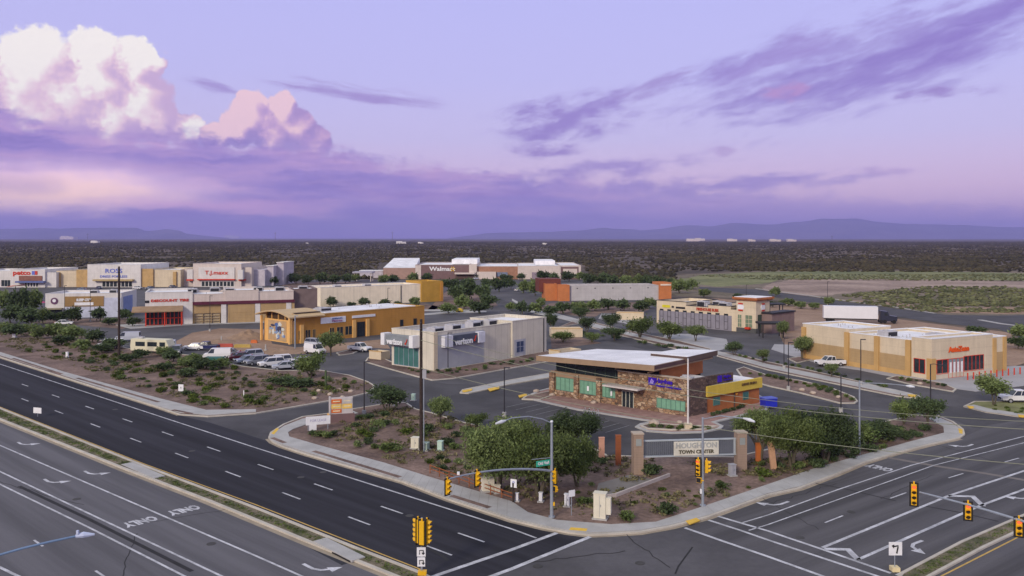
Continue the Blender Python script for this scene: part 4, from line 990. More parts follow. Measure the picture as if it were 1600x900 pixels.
# --- far supermarket
wm_ = Bld('supermarket', 'wide brown and cream supermarket with white lettering and pale roof, far centre', (-76,487), (1,0), 120, 60)
S = wm_.su
pinkbr = mat('pink_brick', (.34,.22,.18), .8, .1); maroon = mat('maroon_block', (.17,.105,.105), .8, .1)
wm_.shell(S(598), 2, S(648), 40, 6.4, pinkbr, capm=whitew, drop=.2); wm_.shell(S(649), 0, S(733), 55, 8.3, maroon, capm=pinkw, drop=.3); wm_.shell(S(733), -1, S(745), 55, 8.6, pinkw, drop=.3)
wm_.shell(S(745), 1, S(809), 60, 7.4, mat('terracotta_block', (.32,.17,.11)), capm=whitew, drop=.2); wm_.shell(S(809), 0, S(876), 60, 7.6, pinkw, drop=.2); wm_.shell(S(876), 1, S(908), 62, 7.8, pinkw, drop=.2)
wm_.part('maroon_frame', maroon, 'f', 1, S(877), S(904), 0, 7.2, .0, .3); wm_.part('inset_wall', pinkw, 'f', 1, S(880), S(902), 1, 6.0, .3, .5); wm_.part('pale_pier', pinkw, 'f', 0, S(649), S(658), -.1, 8.1, .0, .4)
wm_.text('Walmart', 'f', 0, S(691), 5.9, 3.3, signw, 1.25, bold=.1)
b = wm_.mb(); x0 = S(707.5)
for i in range(6):
    a = i*math.pi/3; b.path([(x0+math.cos(a)*.5, -.2, 5.9+math.sin(a)*.5), (x0+math.cos(a)*1.5, -.2, 5.9+math.sin(a)*1.5)], .28, 6)
b.build('yellow_spark', mat('spark_yellow', (.70,.42,.03)), wm_.root)
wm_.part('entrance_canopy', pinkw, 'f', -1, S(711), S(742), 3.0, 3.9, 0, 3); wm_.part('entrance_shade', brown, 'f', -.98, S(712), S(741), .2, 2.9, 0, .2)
wm_.part('blue_frieze', mat('slate_blue', (.16,.19,.27)), 'f', 1, S(776), S(793), 1.5, 4.0, 0, .3); wm_.part('pale_porch', pinkw, 'f', 1, S(744), S(775), 0, 4.3, 0, 2)
wm_.part('grey_door', mat('mauve_door', (.25,.2,.24)), 'f', 0, S(831), S(858), 0, 4.0, 0, .2)
b = wm_.mb(); b.box(S(703), 15, 8.3, S(744), 55, 11.2); b.build('upper_roof', roofw, wm_.root); b = wm_.mb(); b.box(S(838), 20, 7.6, S(870), 60, 10.2); b.build('upper_roof', roofw, wm_.root)
b = wm_.mb(); b.add([(S(598),2.5,6.6),(S(648),2.5,6.6),(S(645),36,11.5),(S(602),36,11.5),(S(602),39,6.6),(S(645),39,6.6)], [(0,1,2,3),(3,2,5,4),(0,3,4),(1,5,2)]); b.build('sloping_roof', roofw, wm_.root)
# petrol canopy and small outbuildings
def small_building(name, label, px, w, d, h, rz, wm, rm=roofw, group=None, overhang=.25):
    p = G(*px); t = thing(name, label, 'building', (p.x, p.y, 0), rz, group)
    b = MB(); b.box(-w/2, 0, -.1, w/2, d, h); b.build('wall', wm, t)
    b = MB(); e = overhang; b.box(-w/2-e, -e, h, w/2+e, d+e, h+.25); b.build('roof', rm, t); return t
t = thing('service_canopy', 'pale flat canopy on posts left of the far supermarket', 'canopy', tuple(G(566,440)), 0)
b = MB(); b.box(-5.5,0,4.6,5.5,9,5.4); b.build('canopy_roof', mat('lilac_roof', (.36,.34,.40)), t)
b = MB(); [b.box(x-.2,y-.2,0,x+.2,y+.2,4.6) for x in (-4.5,4.5) for y in (1,8)]; b.build('post', pinkw, t)
small_building('kiosk', 'small pale kiosk left of the far supermarket roof', (580,434), 14, 8, 4.2, 0, mat('lilac_block', (.46,.42,.47)))
for lab, px, w, d, h, rz in (('low cream trash enclosure wall beside the middle street', (886,527), 7.6, 5, 2.0, .05), ('low cream enclosure in front of the eatery car park', (984,500), 8.0, 4, 2.1, -.2), ('small tan enclosure beside the phone shop planting', (586,562), 3.2, 2.6, 1.6, -.6), ('tan enclosure wall at the right end of the phone shop', (866,564), 3.0, 6, 2.0, -.85)):
    t = thing('trash_enclosure', lab, 'enclosure', tuple(G(*px)), rz, 'masonry trash enclosures')
    b = MB(); b.box(-w/2,0,-.1,w/2,.25,h).box(-w/2,.25,-.1,-w/2+.25,d,h).box(w/2-.25,.25,-.1,w/2,d,h).box(-w/2+.25,d-.25,-.1,w/2-.25,d,h); b.build('wall', cream, t)
    b = MB(); b.box(-w/2-.05,-.05,h,w/2+.05,.3,h+.12); b.build('coping', tan, t)
for lab, px, w, d, h in (('dark flat drive-through canopy right of the eatery tower', (1209,528), 6.5, 4, 3.2), ('dark flat canopy behind the first, beside the dirt lot', (1210,494), 7, 4, 3.4)):
    t = thing('shade_canopy', lab, 'canopy', tuple(G(*px)), 0, 'flat shade canopies')
    b = MB(); b.box(-w/2,0,h,w/2,d,h+.45); b.build('canopy_roof', blackm, t)
    b = MB(); [b.box(x-.12,y-.12,0,x+.12,y+.12,h) for x in (-w/2+.8,w/2-.8) for y in (.5,d-.5)]; b.build('post', blackm, t)
# scattered far buildings on the plain
far = [(147,380,16,'tiny white shed far out on the plain at left'),(627,381,20,'tiny long white building far out, centre left'),(657,381,11,'tiny white building just right of the long one on the plain'),(851,382,9,'tiny white box building far out near centre'),
       (1083,377,26,'widest bright building cluster on the right horizon'),(1094,376,20,'tall pale building beside the bright horizon cluster'),(1144,377,20,'small pale building on the right horizon'),(1175,377.5,14,'faint low building on the right horizon'),(1212,377.5,22,'pale low building furthest right on the horizon'),(1238,377.5,18,'white low building right of the horizon cluster'),(362,372.8,30,'distant bright building on the left horizon'),(104,374,30,'distant pale building above the pet store'),(480,381,7,'tiny white hut on the plain, left centre')]
for u, v, wpx, lab in far:
    wpx *= .75
    p = G(u, v); w = wpx*p.y/F; hh = min(w*.35, 4*p.y/F if v > 374 else 5*p.y/F)
    t = thing('distant_building', lab, 'building', (p.x, p.y, 0), rnd.uniform(-.2, .2), 'buildings scattered across the plain')
    b = MB(); b.box(-w/2, 0, -.1, w/2, w*.5, hh*.75).box(-w/2, w*.1, hh*.75, w*.1, w*.5, hh); b.build('wall', pinkw if v < 379 else whitew, t)
    b = MB(); b.box(-w*.51, -w*.01, hh*.75, w*.51, w*.095, hh*.8); b.build('roof', roofw, t)
# ------------------------------------------------------------------ vegetation
def leaf_mesh(name, lobes, n, size, seedv, m, flat=.0, droop=.0, elong=2.6):
    """many small leaf clumps spread through and over ellipsoidal lobes"""
    rg = np.random.default_rng(seedv); lob = np.array(lobes, float)
    vol = lob[:, 3]*lob[:, 4]*lob[:, 5]; pr = vol**.75; pr /= pr.sum()
    idx = rg.choice(len(lob), n, p=pr)
    d = rg.normal(size=(n, 3)); d /= np.linalg.norm(d, axis=1)[:, None]
    r = rg.random(n)**.42*(1+.22*rg.normal(size=n))
    c = lob[idx, :3]+d*lob[idx, 3:6]*r[:, None]
    keep = c[:, 2] > .05; c = c[keep]; k = len(c)
    a = rg.normal(size=(k, 3)); a[:, 2] *= .6; a[:, 2] -= droop; a /= np.linalg.norm(a, axis=1)[:, None]
    b = np.cross(a, rg.normal(size=(k, 3))); b /= np.linalg.norm(b, axis=1)[:, None]
    s = size*(.55+.9*rg.random(k))[:, None]
    v = np.empty((k, 4, 3)); v[:, 0] = c-a*s*elong*.5; v[:, 1] = c+b*s*.5; v[:, 2] = c+a*s*elong*.5; v[:, 3] = c-b*s*.5
    me = bpy.data.meshes.new(name); me.vertices.add(4*k); me.loops.add(4*k); me.polygons.add(k)
    me.vertices.foreach_set('co', v.reshape(-1)); me.loops.foreach_set('vertex_index', np.arange(4*k, dtype=np.int32))
    me.polygons.foreach_set('loop_start', np.arange(0, 4*k, 4, dtype=np.int32)); me.polygons.foreach_set('loop_total', np.full(k, 4, np.int32))
    me.update(); me.materials.append(m); return me
def lobes(rg, n, rx, rz, zc, lr=(.25, .5)):
    out = []
    for i in range(n):
        a = rg.uniform(0, 2*math.pi); q = rg.uniform(.1, .85)**.7; l = rg.uniform(*lr)
        out.append((math.cos(a)*rx*q*.8, math.sin(a)*rx*q*.8, zc+rg.uniform(-.6, .55)*rz*(1-q*.5), rx*l, rx*l, rz*l*1.35))
    return out
def trunk_mesh(lob, zc, base_r, seedv, multi=3):
    rg = random.Random(seedv); b = MB()
    for k in range(multi):
        a = 2*math.pi*k/multi+rg.uniform(-.4, .4); f = rg.uniform(.08, .2)
        p1 = (math.cos(a)*f, math.sin(a)*f, zc*.45)
        b.path([(math.cos(a)*base_r*.6, math.sin(a)*base_r*.6, -.02), p1], [base_r, base_r*.7], 7)
        for L in lob[k::multi]:
            mid = tuple((p1[i]+L[i])/2+rg.uniform(-.05, .05) for i in range(3)); b.path([p1, mid, L[:3]], [base_r*.55, base_r*.35, base_r*.12], 5)
    return b.mesh('trunk')
TREES = {}
def tree_kind(key, m, n_lobes, rx, rz, zc, nleaf, size, seedv, lr=(.25,.5), droop=.0, multi=3, base_r=.05):
    rg = random.Random(seedv); lo = lobes(rg, n_lobes, rx, rz, zc, lr)
    cm = leaf_mesh('crown', lo, nleaf, size, seedv, m, droop=droop); tm = trunk_mesh(lo, zc, base_r, seedv, multi); tm.materials.append(bark)
    ext = max(abs(l[0])+l[3] for l in lo); top = max(l[2]+l[5] for l in lo)
    TREES[key] = (cm, tm, ext, top)
# unit trees: crown radius about 1, height about 1.6
tree_kind('big_a', leaf, 36, 1.0, .68, .86, 23000, .027, 1, (.16,.34), .6)
tree_kind('big_b', leaf2, 38, 1.0, .68, .86, 25000, .026, 2, (.16,.34), .8)
tree_kind('big_d', leaf2, 22, 1.0, .50, 1.05, 18000, .028, 12, (.18,.38), .7)
tree_kind('big_c', leafd, 22, 1.0, .62, .85, 14000, .034, 3, (.2,.4), .3)
tree_kind('mid_a', leaf2, 18, 1.0, .50, 1.02, 2600, .055, 4, (.25,.45), .1, 2, .045)
tree_kind('mid_b', leafd, 18, 1.0, .55, .98, 2800, .056, 5, (.25,.45), .0, 2, .045)
tree_kind('mid_c', leaf, 17, 1.0, .60, .85, 2800, .056, 6, (.28,.5), .2, 3, .045)
tree_kind('far_a', leafd, 12, 1.0, .60, .78, 900, .115, 7, (.3,.55), 0, 1, .06)
tree_kind('far_b', leaf2, 12, 1.0, .62, .74, 900, .115, 8, (.3,.55), 0, 1, .06)
def tree(u, v, wpx, hpx, key, label, group=None, name='tree', rz=None):
    p = G(u, v); s = p.y/F; w = wpx*s; h = hpx*s*1.02
    cm, tm, ext, top = TREES[key]; t = thing(name, label, 'tree', (p.x, p.y, .08), rnd.uniform(0, 6.28) if rz is None else rz, group)
    k = w/2/ext; kz = h/top
    for me, nm in ((cm, 'crown'), (tm, 'trunk')):
        o = link_mesh(nm, me, None, t); o.scale = (k, k, kz)
    return t
# near trees: (u, base v, width px, height px)
near = [
 (778,768,136,108,'big_b','large soft green palo verde, left of the broad pair behind the signal pole','palo verdes behind the signal corner'),
 (842,776,136,112,'big_a','broad palo verde directly behind the grey signal pole and street sign','palo verdes behind the signal corner'),
 (902,762,70,84,'big_a','palo verde right of the signal pole, beside the white utility box',None),
 (893,700,88,58,'big_c','dark dense tree at the edge of the bank car park, left of the pink pillar',None),
 (803,698,72,46,'mid_c','round tree below the car park lamp post, left of the dark dense tree',None),
 (745,668,40,22,'mid_c','low light green bush-like tree on the car park edge, left of the round one',None),
 (688,664,42,42,'mid_a','small umbrella shaped tree standing alone right of the tall wooden pole',None),
 (605,645,70,42,'mid_b','dark spreading tree beside the side street, behind the gravel corner',None),
 (1188,726,100,84,'big_d','large palo verde over the right pillars of the monument sign',None),
 (1238,732,104,92,'big_a','tall wispy palo verde second to the right of the monument sign',None),
 (1290,724,100,84,'big_c','blue green tree left of the steel street lamp on the right',None),
 (1342,700,60,40,'mid_c','low dark tree just right of the steel street lamp',None),
 (1412,664,44,42,'mid_c','small tree left of the pair at the right street corner',None),
 (1450,668,54,48,'mid_b','dark round tree at the tip of the right street corner',None),
 (1375,690,70,30,'mid_b','broad low shrub tree along the cross road walk',None),
 (1553,634,60,46,'mid_a','small tree in the grass island beside the white pickup at far right',None),
 (1299,590,24,22,'mid_a','tiny sapling by the white pickup beside the parts shop',None),
 (1253,562,38,36,'mid_a','slim tree at the rear corner of the parts shop',None),
 (1222,532,26,30,'mid_a','slim tree beside the drive-through canopy',None),
 (485,592,52,42,'mid_c','bushy tree at the parking exit, right of the row of parked cars',None),
 (517,556,48,36,'mid_a','young tree between the white van and the white pickup',None),
 (1147,556,32,22,'mid_b','round tree on the walk left of the drive, behind the bank roof',None),
 (1087,533,36,24,'mid_a','right one of three trees in front of the eatery windows','street trees before the eateries'),
 (1046,531,44,30,'mid_c','middle one of three trees in front of the eatery windows','street trees before the eateries'),
 (1000,528,46,34,'mid_c','left one of three trees in front of the eatery windows','street trees before the eateries'),
 (955,516,32,26,'mid_b','round tree on the far walk between street and enclosure',None),
 (960,532,40,20,'mid_b','dark low tree on the street island behind the bank roof',None),
 (907,502,30,22,'mid_b','dark tree on the bend of the middle street',None),
 (861,518,22,28,'mid_b','dark tree just right of the phone shop rear corner',None),
 (917,520,30,24,'mid_b','dark tree beside the low cream enclosure',None),
 (880,535,36,18,'mid_c','low spreading shrub tree behind the phone shop drive',None),
 (925,535,30,16,'mid_c','low spreading shrub tree right of the cream enclosure',None),
 (1192,568,24,22,'mid_a','pale sapling on the drive island behind the bank',None),
]
for u, v, w, h, k, lab, grp in near:
    if k.startswith('mid_a') or k.startswith('mid_b'): nm = 'young_tree'
    else: nm = 'tree'
    tree(u, v, w, h, k, lab, grp, nm)
def row(spec, label, group):
    for (u, v, w, h) in spec: tree(u+rnd.uniform(-1, 1), v, w*rnd.uniform(.9, 1.1), h*rnd.uniform(.9, 1.1), rnd.choice(('far_a', 'far_b', 'far_a')), label, group)
row([(8,488,30,36),(30,492,34,38),(52,488,32,34),(18,505,40,28),(48,510,42,30),(68,505,26,22)], 'one of the dark trees massed left of the white food hall', 'dark trees at the left edge')
row([(90,506,34,18),(112,505,30,24),(155,502,28,20),(198,500,26,18),(208,510,24,14),(170,508,26,12)], 'one of the low trees in front of the white food hall', 'trees before the white food hall')
row([(85,528,40,22),(115,532,44,24),(145,536,38,20),(60,530,34,18),(25,528,36,20),(178,546,34,18),(322,578,44,18),(347,576,40,17),(300,568,34,15),(222,560,30,14),(270,566,36,18),(255,556,30,14),(440,604,50,16),(470,606,44,14),(290,590,36,14),(255,580,34,14),(200,566,36,14),(160,552,34,16),(128,546,34,16),(98,540,34,16),(5,520,30,16),(48,522,34,18),(290,574,32,16)], 'one of the low shrubby trees along the back of the left gravel strip', 'shrub trees on the left gravel strip')
row([(445,443,22,16),(463,444,24,18),(482,445,22,16),(500,444,26,20),(520,444,24,16),(540,443,20,14),(430,446,20,14),(556,440,18,12),(600,444,22,14),(618,443,20,14),(645,441,20,14),(665,440,22,14)], 'one of the dark trees in the belt between the far stores', 'tree belt between the far stores')
row([(712,472,30,26),(735,468,30,26),(752,470,30,24),(725,484,34,22),(750,490,34,18),(765,480,28,18),(700,490,30,16),(705,455,30,18),(728,452,28,18),(690,448,26,12)], 'one of the dense dark trees right of the golden end bay', 'dense trees beside the golden end bay')
row([(762,452,24,16),(780,456,26,20),(798,452,24,18),(818,458,26,20),(836,462,30,24),(850,440,22,16),(868,441,22,14),(888,440,24,16),(905,438,22,14),(790,440,20,12),(812,438,18,12),(742,436,18,10),(922,446,24,18),(942,446,26,18),(960,448,24,18),(978,447,24,18),(996,450,26,20),(1014,452,26,20),(1030,450,24,20),(1062,458,34,24),(1082,452,26,16),(1046,448,22,14)], 'one of the trees in the belt before the far supermarket', 'tree belt before the supermarket')
row([(815,492,22,20),(835,490,26,18),(858,494,28,18),(880,490,26,18),(905,488,30,18),(930,486,26,18),(952,484,30,18),(975,486,28,18),(1000,488,28,18),(1015,482,26,16),(800,486,22,14),(845,480,20,14)], 'one of the low trees lining the foot of the grey and orange building', 'low trees below the grey and orange building')
row([(520,480,22,16),(550,480,14,8),(572,479,24,14),(600,480,22,12),(648,479,20,14),(620,479,16,8)], 'one of the round bushes at the foot of the cream long building', 'bushes below the cream long building')
row([(1212,463,20,14),(1230,478,26,12),(1250,482,24,12),(1272,483,22,10),(1295,477,20,12),(1208,480,16,10),(1100,464,22,12),(1150,466,18,8),(1525,522,30,12),(1597,530,36,24),(1590,545,34,20)], 'one of the scattered low trees round the dirt lot on the right', 'trees round the dirt lot')

# shrubs in the gravel
def shrub_mesh(nm, m, seedv, n=420, flat=.7):
    rg = random.Random(seedv); lo = []
    for i in range(6):
        a = rg.uniform(0, 6.28); q = rg.uniform(0, .55); lo.append((math.cos(a)*q, math.sin(a)*q, rg.uniform(.28, .5)*flat*1.3, .5, .5, .45*flat))
    return leaf_mesh(nm, lo, n, .15, seedv, m, elong=1.6)
SH = [shrub_mesh('shrub_foliage', leafb, 31), shrub_mesh('shrub_foliage', leaf, 32), shrub_mesh('shrub_foliage', leafd, 33), shrub_mesh('shrub_foliage', leafb, 34, 380, .55), shrub_mesh('shrub_foliage', leaf2, 35, 260, .9), shrub_mesh('shrub_foliage', leafd, 36, 420, .5)]
SHRUBS = []; nshr = 0
def shrub(p, r, k, label, group):
    global nshr
    o = bpy.data.objects.new('shrub', SH[k]); COL.objects.link(o); o.location = (p[0], p[1], .09); o.rotation_euler = (0, 0, rnd.uniform(0, 6.28)); f = rnd.uniform(.85, 1.25); o.scale = (r*f, r, r*rnd.uniform(.85, 1.15))
    tag(o, label, 'shrub', group); nshr += 1; SHRUBS.append((p[0], p[1])); return o
def px_in(poly_px):
    us = [p[0] for p in poly_px]; vs = [p[1] for p in poly_px]
    while True:
        u, v = rnd.uniform(min(us), max(us)), rnd.uniform(min(vs), max(vs))
        if inside((u, v), poly_px): return u, v
def scatter(poly_px, n, r0, r1, kinds, label, group, mind=1.3):
    k = 0; tries = 0
    while k < n and tries < n*40:
        tries += 1; u, v = px_in(poly_px); p = G(u, v)
        if any((p.x-q[0])**2+(p.y-q[1])**2 < mind*mind for q in SHRUBS): continue
        shrub(p, rnd.uniform(r0, r1), rnd.choice(kinds), label, group); k += 1
scatter([(90,535),(200,560),(330,575),(470,585),(570,600),(560,610),(420,636),(330,642),(240,612),(120,572),(20,545)], 108, .5, 1.25, (0,0,1,2,3,4,5), 'one of the small mixed shrubs dotted over the left gravel strip', 'shrubs on the left gravel strip', 2.0)
for u, v, r, k in ((500,680,.9,1),(487,678,.7,2),(512,682,.9,1),(520,679,.8,2),(544,672,.6,1),(556,665,.7,2),(566,677,1.0,0),(577,681,.9,0),(563,652,.8,1),(553,663,.5,0),(604,662,.8,2),(588,668,1.2,4),(586,673,.8,2),(634,676,1.0,0),(640,672,.8,3),(577,692,.9,2),(560,698,.8,4),(586,699,.8,1),(608,703,1.2,1),(602,701,.9,2),(622,703,.9,4),(575,652,1.0,2),(600,648,1.0,2),(620,663,.9,4),(672,722,.7,0),(686,716,.7,2),(698,721,.7,0),(690,733,.7,2),(718,724,.8,4),(732,732,.6,2),(700,668,.9,1),(715,680,.9,2),(668,672,1.2,2),(662,682,1.0,1),(728,678,1.1,4),(700,693,1.2,2),(710,700,1.0,1)):
    shrub(G(u, v+3), r, k, 'one of the shrubs on the corner gravel left of the palo verdes', 'shrubs on the corner gravel, left part')
for u, v, r, k, lab in ((979,811,1.05,1,'dark green mound shrub nearest the road, right of the white cabinet'),(1043,803,1.1,2,'wide dark green mound shrub below the monument sign'),(1020,741,1.3,2,'large dark shrub at the foot of the left monument pillar'),(914,785,.9,1,'round shrub between the small white box and the tall cabinet'),(943,722,.8,2,'dark shrub under the pink pillar'),(1127,762,.9,1,'low shrub on the gravel left of the cross road walk'),(1194,742,1.1,0,'bright green shrub under the orange pillars')):
    shrub(G(u, v+3), r, k, lab, None)
scatter([(880,760),(1000,755),(1150,745),(1270,738),(1100,790),(1000,815),(900,800)], 14, .25, .5, (0,3,4), 'one of the small yellow green tufts on the gravel below the monument sign', 'tufts below the monument sign', 1.5)
scatter([(1180,728),(1260,740),(1340,715),(1420,690),(1460,672),(1400,672),(1340,690),(1240,722)], 26, .6, 1.3, (1,2,5), 'one of the dark shrubs crowding the strip beside the cross road', 'shrubs beside the cross road', 1.6)
scatter([(600,571),(655,584),(700,586),(790,574),(850,562),(790,566),(700,580),(655,578)], 24, .4, .8, (2,1,5), 'one of the low dark shrubs planted along the phone shop walls', 'shrubs round the phone shop', 1.2)
scatter([(1160,583),(1240,598),(1320,624),(1333,627),(1300,609),(1200,589)], 20, .5, .9, (3,1,2,0), 'one of the shrubs on the long drive island right of the bank', 'shrubs on the drive island', 1.3)
scatter([(1130,553),(1220,570),(1300,587),(1400,611),(1390,606),(1250,574)], 18, .4, .8, (2,1,4), 'one of the shrubs beside the pale walk opposite the parts shop', 'shrubs opposite the parts shop', 1.4)
scatter([(1392,592),(1440,596),(1480,606),(1440,600)], 8, .4, .7, (2,1), 'one of the dark shrubs at the corner of the parts shop', 'shrubs at the parts shop corner', 1.0)
scatter([(1005,669),(1060,669),(1115,671),(1060,674)], 11, .45, .8, (3,1,2), 'one of the shrubs in the curved bed before the stone bank', 'shrubs in the bank bed', .9)
scatter([(1545,634),(1600,636),(1600,650),(1550,643)], 7, .3, .6, (3,0,1), 'one of the tufts in the grass island at far right', 'tufts in the right grass island', 1.3)
scatter([(880,516),(940,525),(1040,545),(1100,550),(1000,536)], 12, .6, 1.0, (2,5,1), 'one of the dark shrubs beside the middle street', 'shrubs beside the middle street', 1.5)
for i in range(9):
    p = G(1100+i*7.5, 655-i*2.1); 
    if i > 1: shrub(p, .6, 2, 'one of the shrubs along the rust coloured wall of the bank', 'shrubs along the rust wall')
# saguaro and cactus
def cactus(px, h, lab):
    p = G(*px); b = MB(); b.path([(0,0,0),(0,0,h*.5),(0,0,h*.95),(0,0,h)], [.16,.2,.17,.06], 10)
    b.path([(0,0,h*.4),(.45,0,h*.42),(.5,0,h*.5),(.5,0,h*.75)], [.1,.12,.12,.06], 8)
    o = b.build('saguaro_cactus', mat('cactus_green', (.07,.10,.045), .8)); o.location = (p.x, p.y, .08); tag(o, lab, 'cactus')
cactus((509,604), 2.6, 'single saguaro cactus on the gravel near the side street')
# bare rocks
def rock(px, r, lab, grp):
    p = G(*px); bm = bmesh.new(); bmesh.ops.create_icosphere(bm, subdivisions=2, radius=r)
    for v in bm.verts: v.co *= 1+.35*(mnoise.noise(v.co*2.1/r+Vector((px[0], 0, 0)))); v.co.z *= .6
    me = bpy.data.meshes.new('boulder'); bm.to_mesh(me); bm.free()
    o = link_mesh('boulder', me, mat('boulder', (.40,.32,.26), .9, .2, 1)); o.location = (p.x, p.y, .1+r*.2); tag(o, lab, 'boulder', grp)
for px, r in (((535,622),.4),((516,618),.45),((530,610),.35),((548,613),.4),((498,612),.4),((492,624),.45)): rock(px, r, 'one of the pale boulders on the gravel near the side street', 'boulders near the side street')
for px, r in (((1253,611),.5),((1270,616),.5),((1310,622),.4),((1419,594),.5),((1437,601),.45),((838,613),.5),((893,621),.5),((928,631),.5),((863,619),.5),((1062,662),.4),((1022,664),.8)): rock(px, r, 'one of the boulders set in the beds round the bank and parts shop', 'boulders in the planting beds')

# creosote flat and weedy field: nobody could count these
def bushfield(name, zones, m, seedv, label):
    rg = np.random.default_rng(seedv); P, Rr = [], []
    for (poly, n, r0, r1, vmode) in zones:
        k = 0
        us = [p[0] for p in poly]; vs = [p[1] for p in poly]
        while k < n:
            u = rg.uniform(min(us), max(us)); 
            # uniform over the ground rather than over the picture
            y0, y1 = F*H/(max(vs)-V0), F*H/(min(vs)-V0)
            if vmode: Y = 1/rg.uniform(1/y1, 1/y0)
            else: Y = math.sqrt(rg.uniform(y0*y0, y1*y1))
            v = V0+F*H/Y
            if not inside((u, v), poly): continue
            xx = (u-800)*Y/F
            if mnoise.noise(Vector((xx/90, Y/160, seedv)))+.35*mnoise.noise(Vector((xx/25, Y/40, 3.3))) < -.16 and rg.random() < .8: k += 1; continue
            P.append((xx, Y)); Rr.append(rg.uniform(r0, r1)*(1+Y/3000)); k += 1
    P = np.array(P); Rr = np.array(Rr); k = len(P)
    base = np.array([(0,0,1.0),(1,0,.45),(.31,.95,.5),(-.81,.59,.4),(-.81,-.59,.5),(.31,-.95,.42),(.6,.2,0),(-.5,.5,0),(-.1,-.6,0)])
    tri = np.array([(0,1,2),(0,2,3),(0,3,4),(0,4,5),(0,5,1),(1,6,2),(2,7,3),(3,7,4),(4,8,5),(5,8,1),(1,8,6),(2,6,7)])
    th = rg.uniform(0, 2*math.pi, k); c, s = np.cos(th), np.sin(th)
    V = base[None]*(1+.35*rg.normal(size=(k, 9, 1))*.6); V = V*Rr[:, None, None]; V[:, :, 2] *= rg.uniform(.6, 1.1, (k, 1))
    x = V[:, :, 0]*c[:, None]-V[:, :, 1]*s[:, None]+P[:, None, 0]; y = V[:, :, 0]*s[:, None]+V[:, :, 1]*c[:, None]+P[:, None, 1]
    V = np.stack([x, y, V[:, :, 2]-.1], -1)
    T = (tri[None]+np.arange(k)[:, None, None]*9).reshape(-1).astype(np.int32); nt_ = len(T)//3
    me = bpy.data.meshes.new(name); me.vertices.add(9*k); me.loops.add(len(T)); me.polygons.add(nt_)
    me.vertices.foreach_set('co', V.reshape(-1)); me.loops.foreach_set('vertex_index', T)
    me.polygons.foreach_set('loop_start', np.arange(0, len(T), 3, dtype=np.int32)); me.polygons.foreach_set('loop_total', np.full(nt_, 3, np.int32)); me.update()
    o = link_mesh(name, me, m); o['kind'] = 'stuff'; o['label'] = label; return o
scrub = mat('scrub_leaf', (.033,.030,.012), .95, .35, .012, 6, c2=(.068,.054,.025), island=.45)
scrub2 = mat('field_weed', (.085,.095,.035), .95, .35, .05, 5, c2=(.15,.15,.07), island=.4)
bushfield('desert_scrub', [([(-250,378),(1850,378),(1850,425),(1060,423),(1050,441),(925,436),(910,412),(592,410),(585,430),(440,434),(430,440),(-250,440)], 92000, .8, 1.7, False),
                           ([(-250,385),(1850,385),(1850,422),(1100,420),(920,408),(-250,410)], 16000, 1.0, 2.0, True), ([(-250,398),(1850,398),(1850,426),(1060,424),(1050,442),(925,436),(910,412),(592,410),(585,436),(440,436),(430,440),(-250,440)], 15000, .9, 1.8, True)], scrub, 5, 'dark green creosote scrub covering the flat desert plain')
bushfield('field_scrub', [([(1310,462),(1450,448),(1850,446),(1850,480),(1480,479),(1400,474)], 2600, .5, 1.1, True), ([(1070,430),(1700,428),(1700,440),(1200,437)], 1500, .4, .8, True), ([(1280,466),(1500,482),(1700,482),(1700,490),(1450,488)], 350, .5, .9, True)], scrub2, 6, 'weedy low scrub on the open field at right')
# thin ground cover over the gravel
def cover(name, poly_px, cnt, seedv, label, m):
    poly = [tuple(p[:2]) for p in GP(poly_px)]; r_ = random.Random(seedv); xs = [p[0] for p in poly]; ys = [p[1] for p in poly]; lo = []
    while len(lo) < cnt:
        x, y = r_.uniform(min(xs), max(xs)), r_.uniform(min(ys), max(ys))
        if not inside((x, y), poly) or mnoise.noise(Vector((x/7, y/7, seedv))) < -.05: continue
        q = r_.uniform(.12, .5); lo.append((x, y, .12+q*.2, q, q, q*.5))
    o = link_mesh(name, leaf_mesh(name, lo, cnt*14, .13, seedv, m, elong=2.4), None); o['kind'] = 'stuff'; o['label'] = label
cm_ = mat('dry_cover', (.115,.115,.045), .9, .35, .3, 5, c2=(.19,.165,.085), island=.45)
cover('ground_cover', [(0,520),(90,530),(200,553),(330,577),(470,588),(575,600),(560,612),(420,637),(330,642),(240,614),(120,574),(0,540)], 1500, 21, 'thin dry weeds between the shrubs on the left gravel strip', cm_)
cover('ground_cover', [(470,668),(560,648),(640,636),(780,676),(880,705),(1000,720),(1150,722),(1260,715),(1400,680),(1400,690),(1240,745),(1090,792),(1020,812),(890,808),(800,775),(660,735),(520,692)], 1300, 22, 'thin dry weeds between the shrubs on the corner gravel', cm_)
# tufts of weeds down both medians
def weeds(name, polys, n, seedv, label, m):
    rg = np.random.default_rng(seedv); pts = []
    r_ = random.Random(seedv)
    for poly, cnt in zip(polys, n):
        xs = [p[0] for p in poly]; ys = [p[1] for p in poly]; k = 0
        while k < cnt:
            if len(poly) > 8:
                i = r_.randrange(7); a, b2 = poly[i], poly[i+1]; j = len(poly)-1; 
            x, y = r_.uniform(max(min(xs), -130), max(xs)), r_.uniform(min(ys), min(max(ys), 160))
            if inside((x, y), poly) : pts.append((x, y)); k += 1
    lo = [(x, y, .08, .30, .30, .06) for x, y in pts]
    o = link_mesh(name, leaf_mesh(name, lo, len(lo)*16, .09, seedv, m, elong=2.2)); o['kind'] = 'stuff'; o['label'] = label
weeds('median_grass', [inset(MED, .7)], [1500], 9, 'short green weeds growing on the wide road median', mat('weed', (.085,.115,.03), .9, .3, .5, island=.4))
weeds('median_grass', [inset([tuple(p[:2]) for p in mb_], .5)], [500], 10, 'short green weeds growing on the cross road median', mat('weed', (.085,.115,.03)))
